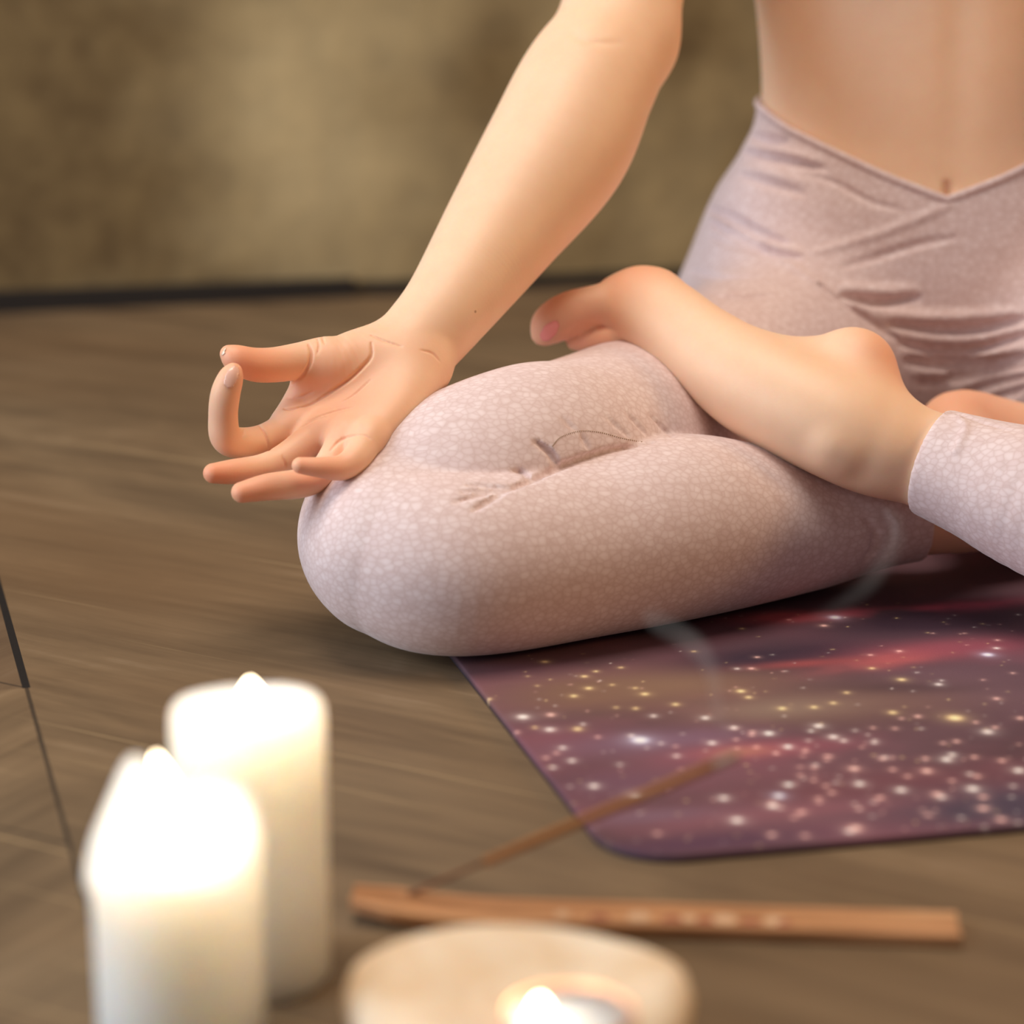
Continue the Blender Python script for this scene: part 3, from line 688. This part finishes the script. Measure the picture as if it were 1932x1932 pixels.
# ------------------------------------------------------------------ yoga mat with a star-field print
def build_mat():
    e1 = np.array([cos(radians(12.6)), sin(radians(12.6)), 0]); e2 = np.array([cos(radians(105.3)), sin(radians(105.3)), 0])
    A, Bp = FL(1100, 1545, .45), FL(1500, 1592.5, .45); M = np.array([e1[:2], -e2[:2]]).T
    u, _ = np.linalg.solve(M, (A - Bp)[:2]); C0 = Bp + e1 * u; C0[2] = 0
    LU, LV, RC, TK = 173.0, 62.0, 3.4, .45
    us = np.concatenate([np.linspace(0, 4, 41)[:-1], np.arange(4, 34, .125), np.arange(34, LU - 4, .4), np.linspace(LU - 4, LU, 14)])
    vs_ = np.concatenate([np.linspace(0, 4, 41)[:-1], np.arange(4, 36, .125), np.arange(36, LV - 4, .4), np.linspace(LV - 4, LV, 14)])
    U, V = np.meshgrid(us, vs_)
    # round the corners by pulling the grid in
    def pull(U, V):
        cu, cv = np.clip(U, RC, LU - RC), np.clip(V, RC, LV - RC); du, dv = U - cu, V - cv
        m = np.maximum(np.abs(du), np.abs(dv)); l = np.sqrt(du * du + dv * dv); k = np.where(l > 1e-6, m / np.maximum(l, 1e-6), 1)
        return cu + du * k, cv + dv * k
    U2, V2 = pull(U, V)
    P = C0 + U2[..., None] * e1 + V2[..., None] * e2; P[..., 2] = TK
    edge = np.minimum(np.minimum(U, LU - U), np.minimum(V, LV - V)); P[..., 2] -= .03 * np.exp(-(edge / .12) ** 2)
    nv, nu = U.shape; idx = np.arange(nu * nv).reshape(nv, nu)
    top = np.stack([idx[:-1, :-1], idx[:-1, 1:], idx[1:, 1:], idx[1:, :-1]], -1).reshape(-1, 4)
    ring = np.concatenate([idx[0, :], idx[1:, -1], idx[-1, -2::-1], idx[-2:0:-1, 0]]); base = P.reshape(-1, 3)[ring].copy(); base[:, 2] = .02
    j = np.arange(len(ring)) + nu * nv; k = np.roll(np.arange(len(ring)), -1)
    side = np.stack([ring, j, j[k], ring[k]], 1)
    me = mesh_np('yoga_mat', np.vstack([P.reshape(-1, 3), base]), np.vstack([top, side]))
    # print: nebula clouds
    x, y = U2.ravel(), V2.ravel()
    n1 = vnoise(x / 13 + 2, y / 9 + 1, 3, 4); n2 = vnoise(x / 9 + 5, y / 6 + 8, 4, 5); n3 = vnoise(x / 16 + 9, y / 11 + 2, 5, 3)
    def G(px, py, sx, sy, rot=0):
        q = FL(px, py, TK) - C0; uu = q[0] * e1[0] + q[1] * e1[1]; vv = (q[1] - uu * e1[1]) / e2[1]; uu = (q[0] - vv * e2[0]) / e1[0]
        dx, dy = x - uu, y - vv; c, s = cos(rot), sin(rot); a, b = dx * c + dy * s, -dx * s + dy * c
        return np.exp(-(a / sx) ** 2 - (b / sy) ** 2)
    col = np.tile(np.array(lin(86, 60, 68)[:3]), (len(x), 1))
    def lay(w, c):
        w = np.clip(w, 0, 1)[:, None]; col[:] = col * (1 - w) + np.array(lin(*c)[:3]) * w
    lay(n1 * 1.3 - .35, (122, 90, 102)); lay((n2 - .48) * 2.2, (128, 80, 94))
    lay(1.0 * G(1130, 1310, 5.5, 3.0) * (.5 + n2), (124, 92, 80)); lay(.9 * G(1320, 1290, 5, 2.6) * (.4 + n1), (140, 110, 88)); lay(.9 * G(1600, 1330, 6.5, 2.6) * (.5 + n2), (130, 98, 88))
    lay(.85 * G(1480, 1340, 4, 1.6) * (.5 + n3), (140, 118, 106)); lay(1.1 * G(1480, 1240, 6, 2.4) * (.4 + n2), (58, 42, 58)); lay(1.1 * G(1800, 1170, 9, 3.4) * (.5 + n1), (56, 36, 52))
    lay(1.7 * G(1500, 1166, 4, 1.0, -.1) * np.clip(n2 * 2.4 - .75, 0, 1), (176, 84, 86)); lay(1.7 * G(1730, 1153, 7, .9) * np.clip(n2 * 2.4 - .8, 0, 1), (164, 70, 92)); lay(1.7 * G(1690, 1245, 3.8, 1.1, .22) * np.clip(n2 * 2.4 - .75, 0, 1), (190, 98, 98))
    lay(.9 * G(1820, 1225, 6, 1.6) * (.4 + n1), (150, 76, 92)); lay(.9 * G(1520, 1255, 3, .6) * (.4 + n1), (158, 76, 78))
    lay(.8 * G(1720, 1300, 4, 1.0, -.2) * (.3 + n2), (62, 44, 52)); lay(.8 * G(1040, 1400, 3, 1.8), (126, 76, 88)); lay(.9 * G(1250, 1400, 5, 1.5) * (.5 + n2), (122, 92, 112))
    lay(1.0 * G(1440, 1415, 4, 1.2) * (.4 + n2), (150, 82, 98)); lay(.8 * G(1400, 1420, 1.6, .7), (176, 116, 104)); lay(.8 * G(1160, 1480, 3, 1.6) * (.4 + n1), (104, 74, 94))
    lay(1.0 * G(1700, 1480, 9, 2) * (.3 + n2), (112, 66, 76)); lay(1.2 * G(1890, 1520, 5, 2.4) * (.4 + n1), (72, 60, 78)); lay(.9 * G(1500, 1530, 6, .9) * (.4 + n2), (130, 84, 96))
    lay(1.0 * G(1330, 1590, 6, 1.0), (84, 54, 76)); lay(.8 * G(1230, 1540, 3, .8), (120, 92, 110))
    # stars: (x, y, size, strength, colour) as the photo shows them, then a sprinkle of tiny ones
    W_, B_, Y_, P_ = (250, 240, 236), (214, 224, 250), (250, 222, 160), (250, 200, 190)
    z2 = lambda *p: [(800 + a / 2.76, 1100 + b / 2.76, r, k, c) for a, b, r, k, c in p]
    z7 = lambda *p: [(850 + a / 1.786, 1000 + b / 1.786, r, k, c) for a, b, r, k, c in p]
    stars = z2((515, 697, .42, 1.2, W_), (660, 686, .32, 1, P_), (655, 763, .34, 1.1, W_), (800, 760, .33, 1, Y_), (577, 752, .2, .8, Y_), (828, 735, .2, .7, W_), (1125, 818, .62, 1.5, B_), (1080, 795, .22, .9, W_),
        (722, 858, .25, 1, W_), (690, 885, .24, .6, P_), (635, 910, .25, .6, P_), (770, 925, .26, 1, W_), (672, 960, .22, .9, W_), (885, 1057, .32, 1.1, W_), (1105, 1100, .42, 1.1, W_), (760, 1060, .16, .5, W_),
        (630, 410, .3, 1, Y_), (895, 460, .2, .9, Y_), (835, 486, .26, .9, Y_), (858, 548, .28, 1, Y_), (780, 588, .26, 1, Y_), (1150, 578, .3, 1, Y_), (1100, 547, .2, .7, Y_), (1025, 440, .2, .8, Y_), (980, 530, .18, .7, Y_),
        (1310, 632, .26, 1, Y_), (1102, 653, .22, .9, Y_), (1000, 648, .2, .6, Y_), (1195, 692, .24, .9, W_), (1405, 356, .18, .9, Y_), (1655, 237, .18, .9, Y_), (1735, 386, .2, .9, P_), (1630, 446, .2, .8, W_), (1705, 445, .25, .9, P_),
        (1650, 563, .32, 1.1, Y_), (1690, 595, .25, 1, Y_), (1865, 653, .28, 1.1, Y_), (1465, 702, .28, 1.1, W_), (1500, 833, .3, 1, W_), (1315, 900, .24, .8, W_), (1310, 850, .18, .6, P_), (905, 802, .2, .7, P_), (1235, 835, .18, .7, W_),
        (1615, 755, .22, .9, P_), (1710, 775, .22, .9, P_), (1795, 783, .26, 1, W_), (1625, 815, .18, .8, P_), (1730, 855, .22, .7, P_), (1895, 853, .24, 1, W_), (1835, 888, .2, .7, P_), (1630, 860, .2, .6, P_),
        (1560, 1120, .34, 1, W_), (1848, 1108, .38, 1.3, B_), (1818, 1155, .3, .9, P_), (1895, 1050, .24, .8, W_), (1630, 1235, .38, 1.2, W_), (1215, 1305, .26, .6, P_), (1815, 1310, .22, .6, P_), (340, 603, .2, .8, Y_), (485, 775, .18, .8, P_), (540, 485, .16, .5, Y_), (590, 535, .16, .5, Y_), (1020, 945, .24, .5, W_))
    stars += z7((1295, 294, .5, 1.4, B_), (1258, 322, .28, 1, P_), (1140, 302, .18, .8, P_), (1415, 421, .2, .8, P_), (1512, 408, .24, .9, P_), (1810, 420, .46, 1.3, B_), (1840, 398, .25, .9, W_), (1843, 371, .2, .8, P_), (1625, 348, .14, .6, P_), (1733, 348, .14, .6, P_),
        (1420, 466, .24, .9, Y_), (1520, 504, .34, 1, Y_), (1645, 520, .28, 1, W_), (1572, 480, .14, .6, W_), (1655, 507, .16, .7, W_), (1795, 505, .16, .6, P_), (1895, 482, .18, .7, P_), (1290, 583, .24, .9, Y_), (1225, 597, .26, 1, Y_), (1335, 548, .24, .8, Y_),
        (1490, 615, .32, 1, Y_), (1575, 628, .26, .9, P_), (1520, 635, .2, .7, P_), (1700, 633, .6, 1.3, Y_), (1840, 568, .26, .9, P_), (1770, 648, .2, .8, P_), (1810, 680, .42, 1, W_), (1835, 665, .24, .8, P_), (1920, 634, .28, .9, P_),
        (1240, 660, .34, 1.2, W_), (1290, 697, .34, 1.1, W_), (1325, 710, .24, .9, W_), (1215, 677, .2, .9, W_), (1428, 716, .24, .8, W_), (1137, 730, .26, .9, W_), (1195, 745, .24, .8, P_), (1073, 685, .28, 1.1, W_), (1015, 690, .22, .9, P_), (955, 666, .26, .9, W_),
        (1672, 773, .36, 1.2, W_), (1690, 757, .28, 1, W_), (1600, 770, .26, .8, P_), (1705, 712, .24, .9, P_), (1660, 718, .2, .8, P_), (1765, 765, .24, .9, P_), (1775, 830, .26, .8, P_), (1858, 777, .26, .9, P_), (1915, 810, .36, 1.1, W_), (1605, 812, .36, 1.1, P_), (1690, 845, .22, .8, P_), (1750, 822, .22, .8, W_),
        (1360, 804, .36, 1.1, P_), (1455, 770, .26, .8, P_), (1490, 807, .24, .8, P_), (1540, 830, .24, .7, P_), (1268, 775, .2, .7, P_), (1225, 800, .24, .7, P_), (1378, 855, .34, 1.1, W_), (1518, 876, .34, 1.2, W_), (1285, 885, .24, .8, P_), (1265, 862, .2, .8, P_), (1240, 905, .24, .7, P_), (1140, 858, .26, 1, W_), (1185, 950, .28, .7, P_),
        (1760, 872, .4, 1.2, W_), (1640, 890, .36, .9, P_), (1655, 900, .28, .9, W_), (1795, 900, .3, .9, P_), (1795, 938, .36, 1, P_), (1855, 975, .34, .9, P_), (1610, 960, .3, .6, P_), (1365, 1005, .45, 1.0, P_), (1345, 1015, .3, .9, W_), (1085, 930, .3, 1, W_), (1195, 1030, .3, .6, P_), (1080, 1028, .28, .5, P_), (1440, 905, .24, .6, P_))
    rng = np.random.RandomState(7)
    for _ in range(330):
        stars.append((rng.uniform(840, 1990), rng.uniform(1110, 1620), rng.uniform(.06, .12), rng.uniform(.2, .7), (P_, W_, Y_)[rng.randint(3)]))
    for _ in range(45):
        stars.append((rng.uniform(1450, 1960), rng.uniform(1370, 1560), rng.uniform(.12, .24), rng.uniform(.35, .8), (P_, W_)[rng.randint(2)]))
    sel = np.where((x < 36) & (y < 40))[0]; xs, ys = x[sel], y[sel]; add = np.zeros((len(sel), 3))
    for px, py, r, k, c in stars:
        q = FL(px, py, TK) - C0; vv = (q[1] * e1[0] - q[0] * e1[1]) / (e2[1] * e1[0] - e2[0] * e1[1]); uu = (q[0] - vv * e2[0]) / e1[0]
        if not (0 < uu < 35 and 0 < vv < 39): continue
        m = np.where((np.abs(xs - uu) < 4 * r) & (np.abs(ys - vv) < 4 * r))[0]
        d2 = ((xs[m] - uu) ** 2 + (ys[m] - vv) ** 2) / (r * r)
        w = k * (np.exp(-d2 * 3.2) + .13 * np.exp(-d2 * .45)); add[m] += w[:, None] * np.array(lin(*c)[:3])
    rest = np.where((x >= 35.5) | (y >= 39.5))[0]; xr, yr = x[rest], y[rest]; addr = np.zeros((len(rest), 3))
    for _ in range(420):
        uu, vv, r, k, c = rng.uniform(36, 172), rng.uniform(1, 61), rng.uniform(.25, .55), rng.uniform(.4, 1.0), (P_, W_, Y_)[rng.randint(3)]
        m = np.where((np.abs(xr - uu) < 3 * r) & (np.abs(yr - vv) < 3 * r))[0]
        if len(m): addr[m] += (k * np.exp(-((xr[m] - uu) ** 2 + (yr[m] - vv) ** 2) / (r * r) * 2.2))[:, None] * np.array(lin(*c)[:3])
    col[rest] = np.minimum(col[rest] + addr, .93)
    col[sel] = np.minimum(col[sel] + add * .95, .93)
    full = np.ones((len(me.vertices), 4), np.float32); full[:len(col), :3] = col; full[len(col):, :3] = lin(38, 32, 38)[:3]
    at = me.color_attributes.new('print', 'FLOAT_COLOR', 'POINT'); at.data.foreach_set('color', full.ravel())
    m = NT('mat_print'); a = m.n('ShaderNodeVertexColor', layer_name='print'); o = m.obj()
    f = m.noise(o, 900, 2, .6); m.set(Base_Color=a.outputs[0], Roughness=.72); m.b.inputs['Specular IOR Level'].default_value = .3; m.bump(f, .25, .0008)
    o = link('yoga_mat', me, m.m)
    tag(o, 'thin yoga mat printed with a purple and red starry nebula, lying on the floor', 'yoga mat')
build_mat()

# ------------------------------------------------------------------ candles
def wax_mat(name, c, scale=.08):
    m = NT(name); o = m.obj(); f = m.noise(o, 40, 3, .5)
    m.set(Base_Color=c, Roughness=.45); b = m.b
    b.inputs['Subsurface Weight'].default_value = 1.0; b.inputs['Subsurface Radius'].default_value = (1.0, .82, .62); b.inputs['Subsurface Scale'].default_value = scale
    m.bump(f, .15, .003); return m.m
WAX = wax_mat('ivory_wax', lin(250, 246, 238)); 
def flame_mat():
    m = NT('flame_glow'); t = m.t; e = m.n('ShaderNodeEmission'); e.inputs[0].default_value = (1.0, .80, .52, 1); e.inputs[1].default_value = 11
    tr = m.n('ShaderNodeBsdfTransparent'); ad = m.n('ShaderNodeAddShader'); t.links.new(e.outputs[0], ad.inputs[0]); t.links.new(tr.outputs[0], ad.inputs[1])
    t.links.new(ad.outputs[0], t.nodes['Material Output'].inputs[0]); return m.m
FLAME = flame_mat()
WICK = NT('wick_char'); WICK.set(Base_Color=lin(40, 30, 24), Roughness=.9); WICK = WICK.m
def flame(parent, base, h, r, lean, power):
    bm = bmesh.new(); n = 20; rings = []
    for i in range(13):
        t = i / 12; w = r * (sin(pi * min(t * .98 + .02, 1) ** .62) ** .8) if 0 < t < 1 else .01
        rings.append([bm.verts.new((base[0] + lean[0] * t * t + w * cos(a), base[1] + lean[1] * t * t + w * sin(a), base[2] + h * t)) for a in np.linspace(0, 2 * pi, n + 1)[:-1]])
    for A, B in zip(rings, rings[1:]):
        for k in range(n): bm.faces.new((A[k], A[(k + 1) % n], B[(k + 1) % n], B[k]))
    bm.faces.new(rings[0][::-1]); bm.faces.new(rings[-1])
    o = from_bm('flame', bm, FLAME, parent)
    l = bpy.data.lights.new('flame_light', 'POINT'); l.energy = power; l.color = (1.0, .78, .56); l.shadow_soft_size = r * .8 * CM
    lo = bpy.data.objects.new('flame_light', l); COL.objects.link(lo); lo.location = Vector((base[0], base[1], base[2] + h * .45)) * CM
    parented(lo, parent)
def wick(parent, base, h):
    bm = bmesh.new(); tube_bm(bm, [base, (base[0] + .05, base[1], base[2] + h * .6), (base[0] + .15, base[1], base[2] + h)], [.09, .08, .07], 8)
    from_bm('wick', bm, WICK, parent)
def candle(c, label, prof, wob, pool, fl):
    root = empty('pillar_candle', c); tag(root, label, 'candle', 'ivory pillar candles')
    bm = bmesh.new(); lathe(bm, prof, c, 96, wob); bmesh.ops.recalc_face_normals(bm, faces=bm.faces)
    from_bm('wax_body', bm, WAX, root)
    b = (c[0] + fl['at'][0], c[1] + fl['at'][1], pool)
    wick(root, (b[0], b[1], pool - .3), 1.1); flame(root, (b[0], b[1], pool + fl.get('up', .35)), fl['h'], fl['r'], fl['lean'], fl['power'])
c2 = FL(481, 1838); hz = 11.45
rr = 3.02
candle(c2, 'ivory pillar candle with an even rounded rim, burning behind the ragged one', [(rr - .12, 0), (rr, .15), (rr, 4), (rr, 8), (rr, hz - .9), (rr - .04, hz - .4), (rr - .2, hz - .1), (rr - .45, hz), (rr - .75, hz - .2), (rr - .95, hz - .55), (1.6, hz - .75), (.3, hz - .8)],
       lambda a, r, z, i: (r, z + (.12 * sin(2 * a + 1) if i in (5, 6, 7, 8) else 0)), hz - .78, dict(at=(.15, .3), h=1.3, r=.5, lean=(-.05, 0), power=CP2))
c1 = FL(346, 2005); rr, hz = 3.06, 9.2
def rag(a, r, z, i):
    g = lambda a0, w: np.exp(-((((a - a0 + pi) % (2 * pi)) - pi) / w) ** 2)
    up = 1.0 * sin(a) + 1.2 * g(radians(128), .30) + .5 * g(radians(60), .5) - .6 * g(radians(185), .5) + .25 * sin(3 * a + .5)
    k = {0: 0, 1: 0, 2: 0, 3: .25, 4: .6, 5: .9, 6: 1, 7: 1, 8: .85}.get(i, 0)
    fl_ = (.16 * g(radians(185), .5) + .05 * sin(2 * a)) * {4: .0, 5: .8, 6: 1, 7: .6}.get(i, 0)
    return r + fl_, z + up * k
candle(c1, 'ivory pillar candle with a ragged slumped rim, nearest to the lens', [(rr - .1, 0), (rr + .02, .15), (rr + .02, 3.5), (rr + .02, 6.0), (rr + .05, hz - 1.5), (rr + .1, hz - .7), (rr - .05, hz - .1), (rr - .4, hz), (rr - .75, hz - .4), (rr - 1.0, hz - .9), (1.5, hz - 1.1), (.2, hz - 1.15)],
       rag, hz - 1.1, dict(at=(-.1, -.3), h=3.3, r=.62, lean=(-.45, 0), power=CP1, up=.9))

# ------------------------------------------------------------------ broad pale dish with a low candle
def build_dish():
    c = FL(975, 1914, 2.2); c[2] = 0
    m = NT('pale_stone'); o = m.obj(); f = m.noise(o, 22, 4, .6, .5)
    m.set(Base_Color=m.ramp(f, [(.3, lin(222, 190, 152)), (.5, lin(242, 222, 198)), (.7, lin(250, 238, 222))]), Roughness=.6); m.bump(f, .3, .004)
    b = m.b; b.inputs['Subsurface Weight'].default_value = .3; b.inputs['Subsurface Radius'].default_value = (1, .6, .35); b.inputs['Subsurface Scale'].default_value = .01
    bm = bmesh.new(); R = 6.4
    lathe(bm, [(R - 2.0, 0), (R - .9, .15), (R - .2, 1.2), (R, 2.4), (R - .25, 3.1), (R - .9, 3.5), (R - 1.8, 3.5), (R - 2.9, 3.2), (R - 4.2, 3.0), (.3, 2.95)], c, 80,
          lambda a, r, z, i: (r * (1 + .025 * sin(3 * a + .4) + .012 * sin(7 * a)), z * (1 + .06 * sin(2 * a + 2.0) + .02 * sin(5 * a))))
    bmesh.ops.recalc_face_normals(bm, faces=bm.faces)
    me_o = from_bm('candle_dish', bm, m.m); tag(me_o, 'broad pale stone dish holding a small low candle, beside the incense tray', 'dish')
    k = FL(1075, 1905, 4.2); k[2] = 2.9
    root = empty('tealight_candle', k); tag(root, 'small low candle burning inside the broad pale dish', 'candle')
    bm = bmesh.new(); r = 2.35
    lathe(bm, [(r - .1, .02), (r, .1), (r, 1.3), (r - .06, 1.34), (r - .1, 1.3), (r - .12, 1.05)], k, 56, close_top=False)
    mm = NT('copper_cup'); mm.set(Base_Color=lin(236, 190, 162), Roughness=.4, Metallic=.15)
    bmesh.ops.recalc_face_normals(bm, faces=bm.faces); from_bm('cup', bm, mm.m, root)
    bm = bmesh.new(); lathe(bm, [(r - .14, .1), (r - .13, 1.08), (1.4, .98), (.2, .95)], k, 48); bmesh.ops.recalc_face_normals(bm, faces=bm.faces)
    from_bm('wax_pool', bm, WAX, root)
    fb = FL(1019, 1905, 4.3); fb = (fb[0], fb[1], 3.8)
    wick(root, (fb[0], fb[1], 3.6), .8); flame(root, (fb[0], fb[1], 4.0), .8, .36, (0, 0), CP3)
build_dish()

# ------------------------------------------------------------------ incense tray, stick and its smoke
def build_incense():
    m = NT('tray_wood'); o = m.obj(); g = m.noise(m.mapping(o, scale=(8, 90, 60)), 1.0, 5, .6, .4)
    m.set(Base_Color=m.ramp(g, [(.3, lin(160, 112, 74)), (.55, lin(198, 146, 104)), (.75, lin(216, 168, 124))]), Roughness=.5); m.bump(g, .15, .001)
    L, Rr = FL(666, 1730), FL(1808, 1766); ex = (Rr - L) / np.linalg.norm(Rr - L); ey = np.array([-ex[1], ex[0], 0]); LEN = float(np.linalg.norm(Rr - L))
    def mid(s):                      # height of the board's underside along its length: the left tip curls up like a ski
        return 0.02 + (0.6 * (max(0, 1 - s / 6.2)) ** 1.9)
    def half(s): return 1.22 * (min(1, .62 + s / 4.5) if s < 1.7 else 1.0)
    bm = bmesh.new(); rings = []; S = np.concatenate([np.linspace(0, 7, 26), np.linspace(7.6, LEN, 20)])
    for s in S:
        h = half(s); z = mid(s); t = .55; p = L + ex * s
        sec = [(-h, .06), (-h + .1, 0), (h - .1, 0), (h, .06), (h, t - .06), (h - .06, t), (h - .42, t), (h - .52, t - .14), (-h + .52, t - .14), (-h + .42, t), (-h + .06, t), (-h, t - .06)]
        rings.append([bm.verts.new(Vector(p + ey * a) + Vector((0, 0, z + b))) for a, b in sec])
    n = 12
    for A, B in zip(rings, rings[1:]):
        for k in range(n): bm.faces.new((A[k], A[(k + 1) % n], B[(k + 1) % n], B[k]))
    bm.faces.new(rings[0]); bm.faces.new(rings[-1][::-1]); bmesh.ops.recalc_face_normals(bm, faces=bm.faces)
    root = empty('incense_holder', L); tag(root, 'long wooden incense tray with an upturned tip, inlaid with pale dots', 'incense holder')
    from_bm('tray', bm, m.m, root, smooth=False)
    mb = NT('pale_inlay'); mb.set(Base_Color=lin(214, 178, 146), Roughness=.4); mr = NT('red_inlay'); mr.set(Base_Color=lin(150, 84, 66), Roughness=.5)
    spots = [(1060, .34, 0), (1130, .4, 1), (1205, .5, 0), (1268, .42, 1), (1300, .34, 0), (1368, .52, 0), (1416, .4, 1), (1462, .46, 0), (1478, .36, 1), (1330, .36, 1)]
    for px, r, kind in spots:
        q = FL(px, 1700 + (px - 700) * .031 + 18, .66); s = float((q - L) @ ex); p = L + ex * s - ey * (.35 if kind else .1)
        bm = bmesh.new(); lathe(bm, [(r, 0), (r, .05), (r * .6, .07)], (p[0], p[1], mid(s) + .40), 20)
        bmesh.ops.recalc_face_normals(bm, faces=bm.faces)
        io = from_bm('inlay', bm, mr.m if kind else mb.m, root, smooth=False)
        io['label'] = 'dark red inlaid dot' if kind else 'pale inlaid dot'
    # the stick
    a, b = W(752, 1688, 107.6), W(1394, 1424, 106.2)
    s = float((a - L) @ ex); a = L + ex * s + ey * .8; a[2] = mid(s) + .5
    ms = NT('incense_paste'); ms.set(Base_Color=lin(156, 104, 58), Roughness=.9); mw = NT('bamboo_core'); mw.set(Base_Color=lin(112, 72, 44), Roughness=.8); ma = NT('ash'); ma.set(Base_Color=lin(150, 130, 112), Roughness=1)
    st = empty('incense_stick', a); tag(st, 'thin brown incense stick leaning out of the wooden tray, trailing smoke', 'incense stick')
    for nm, t0, t1, r, mt in (('bamboo_end', 0, .24, .1, mw.m), ('paste_coating', .24, .93, .21, ms.m), ('ash_tip', .93, 1.0, .18, ma.m)):
        bm = bmesh.new(); tube_bm(bm, [a + (b - a) * t for t in np.linspace(t0, t1, 5)], [r * (.8 if nm == 'ash_tip' and i == 4 else 1) for i in range(5)], 14); from_bm(nm, bm, mt, st)
    # smoke: loose curling strands
    mv = bpy.data.materials.new('smoke_haze'); mv.use_nodes = True; t = mv.node_tree; t.nodes.remove(t.nodes['Principled BSDF'])
    v = t.nodes.new('ShaderNodeVolumeScatter'); v.inputs['Color'].default_value = (.92, .95, 1, 1); v.inputs['Density'].default_value = SMOKE
    t.links.new(v.outputs[0], t.nodes['Material Output'].inputs['Volume'])
    bm = bmesh.new()
    for knots in ([(1394, 1424, 106.2, .08), (1372, 1385, 107, .2), (1352, 1330, 109, .3), (1345, 1275, 111, .36), (1322, 1228, 113, .5), (1285, 1200, 115, .55), (1240, 1172, 116, .55), (1218, 1160, 117, .2)],
                  [(1530, 1165, 114, .1), (1585, 1140, 114, .3), (1632, 1108, 114, .42), (1668, 1060, 115, .45), (1690, 1015, 116, .42), (1688, 980, 117, .34), (1662, 955, 118, .16)]):
        K = catmull(np.array([np.append(W(x, y, d), r) for x, y, d, r in knots]), 6)
        tube_bm(bm, [k[:3] for k in K], [max(k[3], .03) for k in K], 14)
    so = from_bm('incense_smoke', bm, mv); tag(so, 'faint wisps of grey smoke curling above the tip of the incense stick', 'smoke', kind='stuff')
build_incense()
print('all', round(time.time() - T0, 1))
